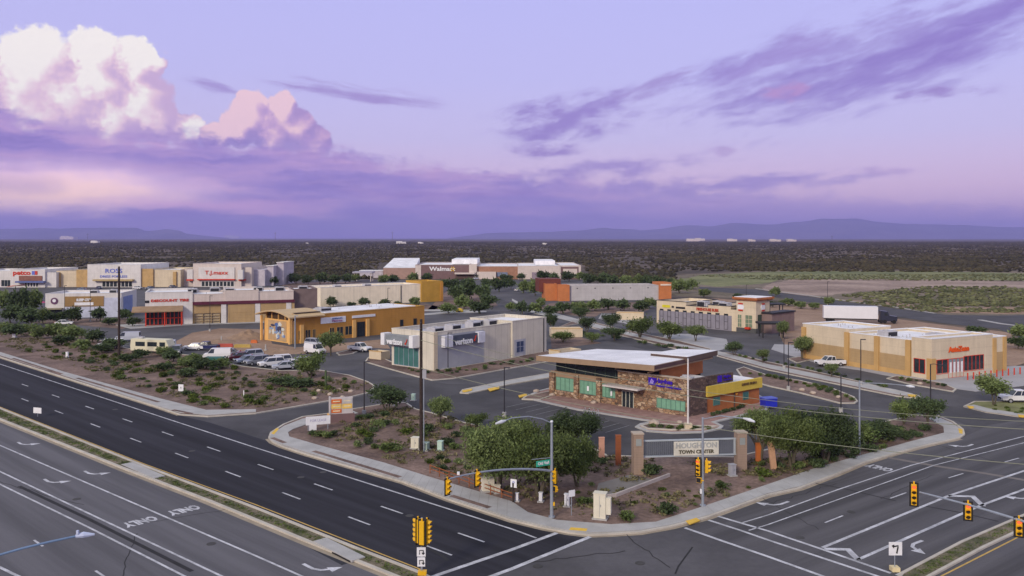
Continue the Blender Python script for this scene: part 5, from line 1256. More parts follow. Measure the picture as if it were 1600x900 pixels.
# ------------------------------------------------------------------ street furniture
def at(px, name, label, cat, rz=0.0, group=None, z=.09):
    p = G(*px); return thing(name, label, cat, (p.x, p.y, z), rz, group)
def hpx(v_base, v_top): return (v_base-v_top)*G(800, v_base).y/F     # real height of something standing at row v_base
# wooden utility poles
def utility_pole(px, vtop, r, lab, conduit=False, crossarm=False):
    h = hpx(px[1], vtop); t = at(px, 'utility_pole', lab, 'pole')
    b = MB(); b.tube((0,0,0), (0,0,h), r, r*.72, 12); b.build('pole', wood, t)
    if conduit:
        b = MB(); b.tube((r+.10,-.1,0), (r+.10,-.1,h*.62), .07, .07, 6); b.build('conduit', metalg, t)
        b = MB(); b.box(r-.05,-.2,h*.555,r+.38,.1,h*.62); b.build('junction_box', mat('box_grey', (.35,.35,.38)), t)
    b = MB(); 
    for z in (h-.35, h-1.0): b.tube((0,-r-.22,z), (0,-r+.02,z), .05, .06, 6)
    b.build('insulator', mat('insulator', (.12,.09,.08)), t); return t, h
up1, h1 = utility_pole((658,707), 500, .21, 'tall dark wooden utility pole with grey conduit on the corner gravel', True)
up2, h2 = utility_pole((186,560), 417, .26, 'tall dark wooden utility pole on the left gravel strip')
pr = thing('utility_pole', 'wooden utility pole beyond the right edge of the photo', 'pole', (60, 50, 0)); b = MB(); b.tube((0,0,0),(0,0,13),.2,.15,10); b.build('pole', wood, pr)
A0 = up1.location
for i, (z0, z1, sag, r) in enumerate(((13.6, 12.9, 3.5, .022), (12.6, 12.0, 3.1, .03), (9.5, 9.0, 2.65, .03))):
    b = MB(); P = []
    for k in range(33):
        t = k/32; P.append((A0.x+(60-A0.x)*t, A0.y+(50-A0.y)*t-.25, z0+(z1-z0)*t-4*sag*t*(1-t)))
    o = b.path(P, r, 5).build('overhead_wire', mat('wire', (.22,.23,.17), .6))
    tag(o, ('highest', 'middle', 'lowest')[i]+' of the overhead wires running right from the tall corner pole', 'wire', 'overhead wires')
# slim car park lamps
def lot_lamp(px, vtop, lab, mat_=darkpole, heads=1, base=True, side=1):
    h = hpx(px[1], vtop); t = at(px, 'lamp_post', lab, 'street lamp', rnd.uniform(-.3, .3), 'slim dark car park lamps', .05)
    b = MB(); b.tube((0,0,.5 if base else 0), (0,0,h), .085, .07, 8); b.build('pole', mat_, t)
    if base: b = MB(); b.tube((0,0,0),(0,0,.65),.28,.28,14); b.build('concrete_base', conc, t)
    for s in ((side,) if heads == 1 else (1, -1)):
        b = MB(); b.box(min(.05*s,.75*s),-.16,h-.14,max(.05*s,.75*s),.16,h-.02); b.build('lamp_head', mat_, t)
    return t
for px, vt, lab, hd in (((569,649),565,'slim dark lamp post by the side street entrance',1),((788,652),574,'slim dark lamp post at the bank car park, behind the street lamp arm',1),((700,581),520,'slim dark lamp post before the phone shop sign',1),((328,518),462,'slim dark lamp post in front of the tyre shop bays',1),
    ((1232,610),535,'slim dark lamp post with pale base on the drive island',1),((1225,577),528,'slim dark lamp post behind the drive island one',1),((1314,645),585,'short dark lamp post at the end of the bank car park',1),((1345,602),530,'tall slim lamp post in front of the parts shop wall',1),((101,498),446,'slim lamp post before the left end of the white food hall',1),((141,503),452,'slim lamp post before the brown sign panel',1),
    ((435,487),455,'slim lamp post before the right end of the tyre shop',1),((606,482),450,'slim lamp post at the foot of the cream building',1),((1203,520),470,'slim lamp post beside the eatery tower',2),((1166,480),445,'slim lamp post at the far road on the right',1),((1293,477),440,'slim lamp post left of the white trailer',1)):
    lot_lamp(px, vt, lab, heads=hd)
t = at((461,545), 'lamp_post', 'pale grey lamp post standing at the corner of the arched porch', 'street lamp'); b = MB(); h = hpx(545,494); b.tube((0,0,0),(0,0,h),.17,.13,8); b.build('pole', metalg, t); b = MB(); b.box(-.1,-.15,h-.1,.6,.15,h+.05); b.build('lamp_head', metalg, t)
# curved dark lamp by the parts shop
t = at((1454,625), 'lamp_post', 'dark lamp post with short arm beside the parts shop corner', 'street lamp'); h = hpx(625,570)
b = MB(); b.tube((0,0,0),(0,0,h),.1,.09,8); b.path([(0,0,h),(.5,-.1,h+.05),(1.1,-.2,h-.05)],.05,6); b.build('pole', darkpole, t); b = MB(); b.box(1.0,-.35,h-.25,1.7,0,h-.05); b.build('lamp_head', darkpole, t)
# cobra-head street lamps
def cobra(px, vtop, arm, lab, rise=.3):
    h = hpx(px[1], vtop); t = at(px, 'street_lamp', lab, 'street lamp', 0, 'steel street lamps')
    b = MB(); b.tube((0,0,0),(0,0,h),.11,.085,10); b.build('pole', metalg, t)
    n = 6; P = [(arm[0]*i/n, arm[1]*i/n, h-.25+rise*math.sin(i/n*math.pi/2)) for i in range(n+1)]
    b = MB(); b.path(P, .05, 6); b.build('arm', metalg, t)
    b = MB(); e = Vector(P[-1]); d = Vector((arm[0], arm[1], 0)).normalized(); b.path([e-d*.1, e+d*.35, e+d*.8], [.07,.15,.08], 8); b.build('lamp_head', mat('lamp_head_grey', (.58,.60,.64), .4), t)
    return t
cobra((1343,711), 596, (3.3,-4.1), 'steel street lamp at the edge of the cross road walk', .4)
t = at((1075,672), 'flagpole', 'bare white flagpole on stone base before the bank', 'flagpole'); h = hpx(672,562); b = MB(); b.tube((0,0,.6),(0,0,h),.13,.09,10); b.build('pole', mat('pole_white', (.66,.62,.60), .5), t)
b = MB(); b.box(-.45,-.45,0,.45,.45,.75); b.build('stone_base', cream, t); b = MB(); b.tube((0,0,h),(0,0,h+.15),.1,.02,8); b.build('finial', metalg, t)
# ------------------------------------------------------------------ traffic signals
lensr, lensg, lensd = glow_mat('red_lens', (.9,.08,.03), 1.6), glow_mat('green_lens', (.05,.6,.35), .8), mat('dark_lens', (.03,.02,.015), .3)
def head(parent, pos, yaw, n=3, lit=None, back=True, flip=False, pitch=.36):
    """yaw: direction the lenses face"""
    M = Matrix.Translation(pos) @ Matrix.Rotation(yaw+math.pi/2, 4, 'Z')      # local -y is the lens side
    hh = n*pitch
    b = MB(); b.M = M; b.box(-.18,-.13,-hh/2,.18,.13,hh/2); b.box(-.05,-.05,hh/2,.05,.05,hh/2+.2)
    o = b.build('signal_head', sigy, parent, .02)
    if back: b = MB(); b.M = M; b.box(-.30,-.02,-hh/2-.13,-.185,.0,hh/2+.13).box(.185,-.02,-hh/2-.13,.30,.0,hh/2+.13).box(-.185,-.02,hh/2+.01,.185,.0,hh/2+.13).box(-.185,-.02,-hh/2-.13,.185,.0,-hh/2-.01); b.build('backplate', black, o)
    for k in range(n):
        z = hh/2-pitch*(k+.5)
        b = MB(); b.M = M; b.tube((0,-.131,z),(0,-.15,z),.14,.14,14); b.build('lens', lensr if (lit == 'r' and k == 0) else (lensg if lit == 'g' and k == n-1 else lensd), o)
        b = MB(); b.M = M; vs = []; q = 9
        for i in range(q):
            a = math.pi*(-.12+1.24*i/(q-1)); vs += [(.155*math.cos(a),-.13,z+.155*math.sin(a)),(.155*math.cos(a),-.40+.1*(1-math.sin(max(0,min(math.pi,a)))),z+.155*math.sin(a))]
        b.add(vs, [(2*i,2*i+1,2*i+3,2*i+2) for i in range(q-1)]); b.build('visor', sigy, o)
    return o
def ped(parent, pos, yaw):
    M = Matrix.Translation(pos) @ Matrix.Rotation(yaw+math.pi/2, 4, 'Z'); b = MB(); b.M = M
    b.box(-.23,-.12,-.24,.23,.12,.24); b.box(.23,-.03,-.05,.42,.03,.05); o = b.build('pedestrian_signal', sigy, parent, .02)
    b = MB(); b.M = M; b.box(-.2,-.145,-.2,.2,-.12,.2); b.build('screen', black, o)
yawA, yawB = math.atan2(.675,-.738), math.atan2(.595,.804)     # facing back along each road
# signal at the near side of the corner island
s1 = at((862,811), 'traffic_signal', 'grey signal mast with curved arm, two yellow heads and green street sign, centre corner', 'traffic signal', 0, None, .15)
h = hpx(811,662); b = MB(); b.tube((0,0,0),(0,0,h),.15,.10,12); b.tube((0,0,0),(0,0,.12),.28,.28,10); b.build('pole', metalg, s1)
b = MB(); b.tube((0,0,h),(0,0,h+.12),.14,.10,8); b.build('pole_cap', mat('lamp_head_grey', (.58,.60,.64)), s1)
Ld = Vector((-.697,-.717,0)); P = []
for i in range(13):
    t_ = i/12; P.append(Ld*11.7*t_+Vector((0,0,3.95+1.75*math.sin(t_*math.pi/2)**.9)))
b = MB(); b.path(P, [.11-.05*i/12 for i in range(13)], 8); b.build('mast_arm', metalg, s1)
e = P[-1]; head(s1, e+Vector((-.1,-.1,-.55)), yawA+math.pi, 3); head(s1, P[9]+Vector((0,0,-.45)), yawA+math.pi, 3)
b = MB(); b.box(-.1,-.1,0,.1,.1,.2); 
o = b.build('detector_camera', signw, s1); o.location = P[-2]+Vector((0,0,.15))
head(s1, Vector((.3,0,3.45)), yawB+math.pi, 3); ped(s1, Vector((.28,0,2.45)), yawB+math.pi)
b = MB(); b.box(.1,-.08,1.0,.26,.08,1.3); b.build('push_button', sigy, s1)
Lp = [(0,0,h-.1),(-.8,-.5,h+.35),(-2.0,-1.3,h+.75),(-3.4,-2.4,h+.85),(-4.0,-3.0,h+.75)]
b = MB(); b.path(Lp, .05, 6); b.build('lamp_arm', metalg, s1)
b = MB(); b.path([(-3.9,-2.9,h+.75),(-4.25,-3.2,h+.72),(-4.7,-3.6,h+.66)], [.07,.16,.08], 8); b.build('lamp_head', mat('lamp_head_grey', (.58,.60,.64)), s1)
# street name plate hung left of the pole
sg = thing('x', None, None); bpy.data.objects.remove(sg)
pn = MB(); dS = Vector((-.86,-.5,0)).normalized(); M_ = Matrix(((dS.x*-1,0,0,dS.x*.15),(dS.y*-1,0,0,dS.y*.15),(0,0,1,4.75),(0,0,0,1)))
a0, a1 = dS*.15, dS*1.55; nrm = Vector((dS.y,-dS.x,0))*.02
b = MB(); b.add([a0-nrm+Vector((0,0,4.5)), a1-nrm+Vector((0,0,4.5)), a1+nrm+Vector((0,0,4.5)), a0+nrm+Vector((0,0,4.5)), a0-nrm+Vector((0,0,4.98)), a1-nrm+Vector((0,0,4.98)), a1+nrm+Vector((0,0,4.98)), a0+nrm+Vector((0,0,4.98))], [(0,3,2,1),(4,5,6,7),(0,1,5,4),(1,2,6,5),(2,3,7,6),(3,0,4,7)])
nmP = b.build('street_sign', mat('sign_green', (.04,.36,.24), .4), s1)
me = text_mesh('Old Vail', .34, .01, 1.0, bold=.01); X_ = -dS; Nn = Vector((X_.y,-X_.x,0)); c = (a0+a1)/2+Vector((0,0,4.74))+Nn*.04
me.transform(Matrix(((X_.x,0,Nn.x,c.x),(X_.y,0,Nn.y,c.y),(0,1,0,c.z),(0,0,0,1)))); link_mesh('sign_lettering', me, signw, nmP)
b = MB(); b.path([(0,0,5.1), dS*2.0+Vector((0,0,5.2))], .03, 6); b.build('sign_arm', metalg, s1)
# signal on the cross-road side of the island
s2 = at((1098,793), 'traffic_signal', 'grey signal mast with red lit head in front of the monument sign', 'traffic signal', 0, None, .15)
h = hpx(793,655); b = MB(); b.tube((0,0,0),(0,0,h),.13,.09,12); b.tube((0,0,0),(0,0,.12),.26,.26,10); b.build('pole', metalg, s2)
yc = math.atan2(-1, -.3)
head(s2, Vector((-.42,-.1,3.45)), math.atan2(-1,-.55), 4, 'r'); head(s2, Vector((.35,0,3.5)), math.atan2(-.2,1), 3, None, False); ped(s2, Vector((-.3,0,2.3)), math.atan2(-.75,-.6))
b = MB(); b.box(-.24,-.08,1.1,-.1,.08,1.5); b.build('push_button', signw, s2)
b = MB(); b.path([(0,0,h-.15),(1.2,-1.4,h+.45),(2.8,-3.4,h+.65)], .05, 6); b.build('lamp_arm', metalg, s2); b = MB(); b.path([(2.7,-3.3,h+.65),(3.1,-3.8,h+.62),(3.4,-4.2,h+.55)], [.07,.16,.08], 8); b.build('lamp_head', mat('lamp_head_grey', (.58,.60,.64)), s2)
# far-reaching mast arm from the right (its pole stands beyond the frame)
s3 = thing('traffic_signal', 'long signal mast arm carrying three yellow heads with red lights, right edge', 'traffic signal', (37.2, 44.0, 0))
b = MB(); b.tube((0,0,0),(0,0,7.5),.2,.15,12); b.build('pole', metalg, s3)
tip = PY(1437,769,58.9)-s3.location; rt = Vector((0,0,5.0)); P = [rt.lerp(tip, i/10)+Vector((0,0,.5*math.sin(i/10*math.pi))) for i in range(11)]
b = MB(); b.path(P, [.13-.07*i/10 for i in range(11)], 8); b.build('mast_arm', metalg, s3)
yv = math.atan2(-1, -.42)
for (u, v, Y, n, pi_) in ((1428,772.5,59.2,4,.37),(1512.5,798.5,56.0,3,.36),(1592,823.5,53.0,3,.36)): head(s3, PY(u, v, Y)-s3.location, yv, n, 'r', pitch=pi_)
# median signal near the bottom edge
pm_ = PY(659, 905, 58.6); s4 = thing('traffic_signal', 'short signal post on the median nose with clustered yellow heads and white turn signs', 'traffic signal', (pm_.x, pm_.y, 0))
b = MB(); b.tube((0,0,0),(0,0,4.3),.08,.07,10); b.build('pole', metalg, s4)
z = 3.35; head(s4, Vector((-.28,.12,z)), math.atan2(.5,-1), 5, None, True, pitch=.33); head(s4, Vector((.05,-.3,z)), math.atan2(1,.3), 5, None, True, pitch=.33); head(s4, Vector((.36,0,z-.05)), math.atan2(-.35,1), 5, None, True, pitch=.33)
for zz, w_, bod in ((1.95,.62,'K'),(1.25,.55,'U')):
    b = MB(); b.box(-w_/2-.02,-.16,zz-.32,w_/2-.02,-.12,zz+.32); so_ = b.build('turn_sign', signw, s4)
    b = MB(); b.path([(-.14,-.19,zz-.16),(-.14,-.19,zz+.12),(.12,-.19,zz+.12),(.12,-.19,zz-.05)], .035, 5); b.add([(.0,-.2,zz-.04),(.24,-.2,zz-.04),(.12,-.2,zz-.2)], [(0,1,2)]); b.build('turn_arrow', black, so_)
b = MB(); b.box(-.25,-.3,.35,.35,.1,.62); b.build('yellow_marker', sigy, s4)
# sign on the cross-road median
pm_ = PY(1398, 893, 60.0); s5 = thing('median_sign', 'white turn sign on a thin post at the cross road median nose', 'road sign', (pm_.x, pm_.y, 0))
b = MB(); b.tube((0,0,0),(0,0,2.0),.04,.04,8); b.build('post', metalg, s5); b = MB(); b.box(-.45,-.08,1.15,.5,-.04,2.1); so_ = b.build('sign_panel', signw, s5)
b = MB(); b.path([(.1,-.1,1.3),(.18,-.1,1.7),(.2,-.1,1.85),(-.1,-.1,1.8)], .05, 6); b.add([(-.28,-.11,1.85),(-.08,-.11,1.95),(-.1,-.11,1.65)], [(0,1,2)]); b.build('turn_arrow', black, so_)
b = MB(); b.box(-.28,-.28,0,.28,.28,.32); b.build('sign_base', mat('base_cream', (.66,.55,.32)), s5)
# luminaire reaching in from the lower left (its mast stands outside the picture)
s6 = thing('street_lamp', 'blue grey street lamp arm reaching in from the lower left edge', 'street lamp', (-26.5, 36.5, 0), 0, None)
b = MB(); b.tube((0,0,0),(0,0,9.2),.14,.1,10); b.build('pole', metalg, s6); e = PY(118,838,39.2)-s6.location; st_ = Vector((0,0,8.6))
bl = mat('blue_steel', (.13,.20,.33), .5); b = MB(); b.path([st_.lerp(e, k/6)+Vector((0,0,.25*math.sin(k/6*math.pi))) for k in range(7)], .055, 8); b.build('arm', bl, s6)
b = MB(); b.path([e, e+Vector((.3,.15,.02)), e+Vector((.75,.3,-.02))], [.08,.15,.05], 8); b.box(e.x+.05,e.y-.05,e.z+.1,e.x+.15,e.y+.05,e.z+.28); b.build('lamp_head', mat('lamp_blue', (.45,.50,.66), .4), s6)
# ------------------------------------------------------------------ boxes, signs, fence
def cabinet(px, w, h, d, lab, m=cabm, rz=-.3, name='utility_cabinet', door=True, extra=None):
    t = at(px, name, lab, 'utility cabinet', rz, None, .09)
    b = MB(); b.box(-w/2,-d/2,.12,w/2,d/2,h-.06); b.build('cabinet_body', m, t, .02)
    b = MB(); b.box(-w/2-.04,-d/2-.04,h-.06,w/2+.04,d/2+.04,h); b.build('lid', m, t); b = MB(); b.box(-w/2-.12,-d/2-.12,0,w/2+.12,d/2+.12,.12); b.build('plinth', conc, t)
    if door: b = MB(); b.box(-.012,-d/2-.02,.25,.012,-d/2-.001,h-.2).box(.08,-d/2-.06,h*.5,.12,-d/2-.001,h*.5+.18); b.build('door_handle', metalg, t)
    if extra: b = MB(); b.box(w/2+.02,-d/2+.05,.5,w/2+.42,d/2-.2,extra); b.build('side_box', m, t)
    return t
cabinet((938,812), 1.05, 2.25, .75, 'large cream signal cabinet with side box near the corner walk', extra=1.9)
cabinet((886,793), .42, 1.15, .35, 'narrow white meter box right of the signal pole', signw)
cabinet((762,769), 1.15, 1.3, .7, 'cream cabinet behind the rusty rail fence', rz=.3); cabinet((777,772), .5, .8, .4, 'small cream box beside the cabinet by the fence', rz=.3, door=False)
cabinet((650,702), .95, 1.3, .8, 'cream cabinet left of the tall corner pole'); cabinet((664,705), .8, .9, .8, 'low grey green transformer behind the tall corner pole', mat('pale_green_paint', (.32,.40,.34)), door=False)
cabinet((688,706), .55, 1.15, .55, 'pale green pedestal box right of the tall corner pole', mat('mint_paint', (.45,.60,.50), .5), door=False)
cabinet((1144,745), .6, 1.2, .5, 'grey utility box right of the monument sign signal', mat('box_grey', (.35,.36,.38)), rz=.3)
cabinet((23,528), .95, .95, .6, 'white utility box at the far left gravel edge', signw); cabinet((105,560), .5, 1.2, .3, 'slim white meter box on the left gravel strip', signw, door=False)
cabinet((646,627), .5, 1.0, .5, 'pale green pedestal at the side street corner', mat('mint_paint', (.45,.60,.50))); cabinet((613,635), .5, .6, .4, 'pale pink box on the side street walk', pinkw, door=False)
cabinet((845,786), .3, .9, .3, 'thin white box under the palo verdes', signw, door=False); cabinet((808,785), .25, .8, .25, 'thin white box beside the parking sign under the trees', signw, door=False)
t = at((335,572), 'waste_bin', 'teal waste container behind the shrubs, left of the parked cars', 'container'); b = MB(); b.box(-1.6,-.9,.1,1.6,.9,1.5); b.build('container_body', mat('teal_paint', (.03,.17,.15), .6), t, .04); b = MB(); b.box(-1.65,-.95,1.5,1.65,.95,1.6); b.build('lid', mat('teal_lid', (.04,.13,.12)), t)
t = at((1201,637), 'drop_box', 'blue container beside the bank drive-through', 'container', .3); b = MB(); b.box(-.95,-.7,.1,.95,.7,1.25); b.build('container_body', mat('blue_paint', (.02,.03,.42), .5), t, .04); b = MB(); b.box(-1.0,-.75,1.25,1.0,.75,1.38); b.build('lid', mat('blue_lid', (.10,.13,.50)), t)
def sign(px, w, h, z, lab, rz, m=signw, name='road_sign', textb=None, size=.3, posts=1, tm=black, zb=.08):
    t = at(px, name, lab, 'sign', rz, None, zb); b = MB()
    if posts == 1: b.tube((0,0,0),(0,0,z),.035,.035,8)
    else: b.tube((-w*.4,0,0),(-w*.4,0,z),.05,.05,8); b.build('post', metalg, t); b = MB(); b.tube((w*.4,0,0),(w*.4,0,z),.05,.05,8)
    b.build('post', metalg, t); b = MB(); b.box(-w/2,-.07,z-h,w/2,-.04,z); p = b.build('sign_panel', m, t)
    if textb: me = text_mesh(textb, size, .005); me.transform(Matrix(((1,0,0,0),(0,0,-1,-.085),(0,1,0,z-h/2),(0,0,0,1)))); link_mesh('sign_lettering', me, tm, p)
    return t
sign((893,807), .62, .55, 2.2, 'white square sign on a thin post right of the signal pole', .5)
sign((803,787), .62, .75, 2.15, 'white parking sign with blue mark under the palo verdes', -.5, textb='P', size=.5, tm=bluesign)
sign((283,615), .85, 1.05, 1.35, 'white notice sign on the gravel by the wide road', -.2, textb='31', size=.35)
sign((59,652), 1.35, .75, 1.2, 'white sign panel standing on the wide road median', -.3, zb=.1)
sign((381,622), .15, .9, 1.1, 'thin white marker post on the left gravel strip', 0)
bnr = sign((497,673), 3.0, 1.05, 1.75, 'white advertising banner at the side street corner', .35, name='banner_sign', textb='FOR LEASE', size=.42, posts=2, tm=mat('text_grey', (.35,.33,.5)))
b = MB(); b.box(-1.1,-.1,0,-.2,-.05,.75); b.build('lower_panel', signw, bnr)
# tenant monument
t = at((533,660), 'tenant_sign', 'low monument sign with orange and yellow tenant panels at the side street', 'sign', .28)
b = MB(); b.box(-1.5,-.3,0,1.7,.5,1.05); b.build('sign_base', mat('maroon_block', (.17,.105,.105)), t); b = MB(); b.box(-1.75,-.35,0,-1.5,.55,1.1); b.build('end_pier', archm, t); b = MB(); b.box(-1.55,-.1,1.05,-1.35,.4,3.3).box(-1.35,.0,1.05,1.5,.35,3.15); b.build('sign_frame', mat('frame_cream', (.5,.46,.45)), t)
for (x0, x1, z0, z1, c, nm) in ((-1.25,.05,2.4,2.95,(.62,.15,.03),'orange'),(.15,1.4,2.4,3.0,(.50,.48,.47),'grey'),(-1.25,.05,1.75,2.3,(.75,.50,.12),'yellow'),(.15,1.4,1.7,2.3,(.72,.52,.12),'yellow'),(-1.25,.05,1.2,1.65,(.55,.20,.06),'orange')):
    b = MB(); b.box(x0,-.06,z0,x1,-.005,z1); b.build('tenant_panel', mat('tenant_'+nm, c, .5), t)
    b = MB(); b.box(x0+.2,-.075,(z0+z1)/2-.06,x1-.2,-.062,(z0+z1)/2+.08); b.build('tenant_lettering', mat('tenant_ink', (.55,.10,.06) if nm != 'orange' else (.7,.6,.4)), t)
# town-centre entry monument
L_, R_ = G(996,741), G(1157,736); dM = (R_-L_); Lm = dM.length; t = thing('entry_monument', 'grey framed monument sign between two stone pillars at the corner', 'monument sign', (L_.x, L_.y, .09), math.atan2(dM.y, dM.x))
pst = line_mat('pillar_stone', (.31,.225,.17), 2, .25, .8)
for x, h in ((0, 4.05), (Lm, 3.9)):
    b = MB(); b.box(x-.5,-.5,0,x+.5,.5,h); p = b.build('pillar', pst, t); b = MB(); b.box(x-.56,-.56,h,x+.56,.56,h+.14); b.build('pillar_cap', mat('cap_beige', (.42,.35,.28)), p)
    b = MB(); b.box(x-.28,-.55,h-1.15,x+.28,-.501,h-.45); b.build('plaque', mat('plaque_grey', (.28,.30,.29)), p)
gz0, gz1 = 1.6, 3.35; b = MB(); b.box(.5,-.1,gz1-.14,Lm-.5,.1,gz1).box(.5,-.1,gz0,Lm-.5,.1,gz0+.14).box(Lm-.75,-.1,gz0+.14,Lm-.55,.1,gz1-.14); b.build('sign_frame', mat('steel_pale', (.36,.40,.43), .5), t)
b = MB()
for i in range(46): x = .6+i*(Lm-1.4)/45; b.box(x-.012,-.02,gz0+.14,x+.012,.02,gz1-.14)
for k in range(14): z_ = gz0+.2+k*.105; b.box(.5,-.018,z_,Lm-.8,.018,z_+.022)
b.build('wire_mesh', mat('mesh_steel', (.16,.175,.20), .5), t)
xa, xb = Lm*.345, Lm*.78; b = MB(); b.box(xa,-.2,gz0+.12,xb,-.12,gz1-.2); bp = b.build('name_panel', mat('panel_ivory', (.60,.58,.50), .5), t)
for body, zz, sz, m_ in (('HOUGHTON', gz0+1.12, .72, mat('letter_grey', (.36,.37,.36))), ('TOWN CENTER', gz0+.48, .50, mat('letter_dark', (.10,.09,.06)))):
    me = text_mesh(body, sz, .02, 1.02, bold=.02); me.transform(Matrix(((1,0,0,(xa+xb)/2),(0,0,-1,-.225),(0,1,0,zz),(0,0,0,1)))); link_mesh('sign_lettering', me, m_, bp)
def fin(px, w, h, m, lab, lean=0.0):
    t = at(px, 'entry_pillar', lab, 'pillar', .1, 'coloured pillars beside the entry monument')
    b = MB(); b.add([(-w/2,-.15,0),(w/2,-.15,0),(w/2,.15,0),(-w/2,.15,0),(-w/2+lean,-.15,h),(w/2+lean,-.15,h),(w/2+lean,.15,h),(-w/2+lean,.15,h)], [(0,3,2,1),(4,5,6,7),(0,1,5,4),(1,2,6,5),(2,3,7,6),(3,0,4,7)]); b.build('pillar_body', m, t)
    b = MB(); b.box(-w/2-.03+lean,-.18,h,w/2+.03+lean,.18,h+.08); b.build('pillar_cap', m, t)
fin((940,722), .58, 2.5, mat('salmon', (.56,.30,.22), .8), 'pale pink pillar left of the monument sign'); fin((966,728), .55, 3.1, mat('rust_pillar', (.27,.085,.035), .8), 'rust red pillar left of the monument sign')
fin((1185,727), .56, 2.2, mat('bright_orange', (.46,.135,.035), .8), 'bright orange pillar right of the monument sign'); fin((1209,734), .6, 2.8, mat('peach', (.50,.29,.17), .8), 'leaning peach pillar right of the monument sign', -.35)
t = thing('low_wall', 'low concrete wall stepping down beside the paved pad', 'wall', (0,0,0)); b = MB(); b.ribbon(GP([(925,783),(962,778),(1046,746)]), -.1, .1, .42, .4); b.build('wall_body', mat('wall_grey', (.42,.37,.35), .8), t)
sheet('paved_pad', GP([(935,757),(985,743),(1025,752),(962,776),(930,779)]), .112, mat('pad_grey', (.17,.155,.145), .9, .1))
# rusty rail fence
t = thing('rail_fence', 'rusty two-rail fence between the walk and the palo verdes', 'fence', (0,0,0)); rm = mat('rusty_rail', (.26,.085,.03), .8, .3, 4)
P0, P1 = G(672,741), G(802,787); b = MB()
for z in (.55,.9): b.path([P0+Vector((0,0,z)), P1+Vector((0,0,z))], .045, 6)
b.build('rail', rm, t)
b = MB(); Q0 = G(676,735); 
for k in range(9): p = P0.lerp(P1, k/8); b.tube(p, p+Vector((0,0,1.0)), .05, .05, 6)
b.build('fence_post', rm, t)
b = MB(); p = P1; b.tube(p, p+Vector((0,0,1.9)), .1, .1, 8); b.build('end_post', wood, t)
# red bollards
for i in range(10):
    p = G(1512+i*9.1, 594-i*1.0); t = thing('bollard', 'one of the red bollards lined up before the parts shop entrance', 'bollard', (p.x, p.y, .05), 0, 'red bollards before the parts shop'); b = MB(); b.tube((0,0,0),(0,0,1.15),.11,.11,10); b.build('bollard_post', redp, t); b = MB(); b.tube((0,0,1.15),(0,0,1.22),.11,.04,10); b.build('bollard_cap', redp, t)
t = at((922,650), 'bike_rack', 'grey bike rack on the walk before the bank windows', 'bike rack', -.7, None, .16)
for k in range(4):
    b = MB(); b.path([(k*.7-1,0,0),(k*.7-1,0,.75),(k*.7-.85,0,.9),(k*.7-.7,0,.75),(k*.7-.7,0,0)], .035, 6); b.build('hoop', metalg, t)
# dirt heap, barriers on the building site
def heap(px, r, h, lab):
    p = G(*px); b = MB(); n, m2 = 24, 8; vs = [(0,0,h)]
    for j in range(1, m2+1):
        for i in range(n):
            a = 2*math.pi*i/n; q = j/m2; rr = r*q*(1+.2*mnoise.noise(Vector((math.cos(a)*1.5, math.sin(a)*1.5, 3+px[0])))); vs.append((rr*math.cos(a), rr*.8*math.sin(a), h*(1-q)**1.2*(1+.25*mnoise.noise(Vector((rr*math.cos(a), rr*math.sin(a), .3))))-.02))
    fs = [(0, 1+i, 1+(i+1) % n) for i in range(n)]+[(1+(j-1)*n+i, 1+j*n+i, 1+j*n+(i+1) % n, 1+(j-1)*n+(i+1) % n) for j in range(1, m2) for i in range(n)]
    o = b.add(vs, fs).build('dirt_heap', mat('heap', (.27,.18,.12), .95, .15, .5, fine=.15)); o.location = (p.x, p.y, .02); tag(o, lab, 'dirt heap', 'spoil heaps on the building site')
heap((388,528), 5.2, 2.1, 'large spoil heap between the tyre shop and the arched porch'); heap((338,534), 5, .6, 'low spoil heap beside the large one'); heap((440,549), 4.5, .7, 'low spoil heap below the arched porch')
for (u, v, w, c, lab) in ((352,542,24,(.42,.08,.06),'long red water barrier on the building site'),(379,543,26,(.42,.30,.08),'long yellow barrier beside the red one'),(397,536,10,(.55,.14,.04),'short orange barrier behind the yellow one')):
    p = G(u, v); s = p.y/F; b = MB(); b.xprism([(-w*s/2,0),(w*s/2,0),(w*s/2,.35),(w*s/2-.2,.7),(-w*s/2+.2,.7),(-w*s/2,.35)], -.25, .25)
    o = b.build('site_barrier', mat('barrier_'+lab.split()[1], c, .6)); o.location = (p.x, p.y, .02); tag(o, lab, 'barrier', 'barriers on the building site')
for u, v, lab in ((346,534,'upper white stake on the building site'),(415,548,'lower white stake near the arched porch')):
    p = G(u, v); b = MB(); b.box(-.12,-.12,0,.12,.12,1.3); b.box(-.3,-.3,0,.3,.3,.25); o = b.build('concrete_stub', conc); o.location = (p.x, p.y, .02); tag(o, lab, 'post')
t = at((718,488), 'round_sign', 'yellow dome shaped marker beside the far street walk', 'marker'); b = MB(); b.path([(0,0,0),(0,0,.5),(0,0,1.0),(0,0,1.3)], [1.2,1.3,.9,.2], 14); b.build('dome', mat('dome_yellow', (.62,.42,.05)), t); b = MB(); b.box(-.4,-1.3,0,.4,-1.25,.5); b.build('opening', brown, t)
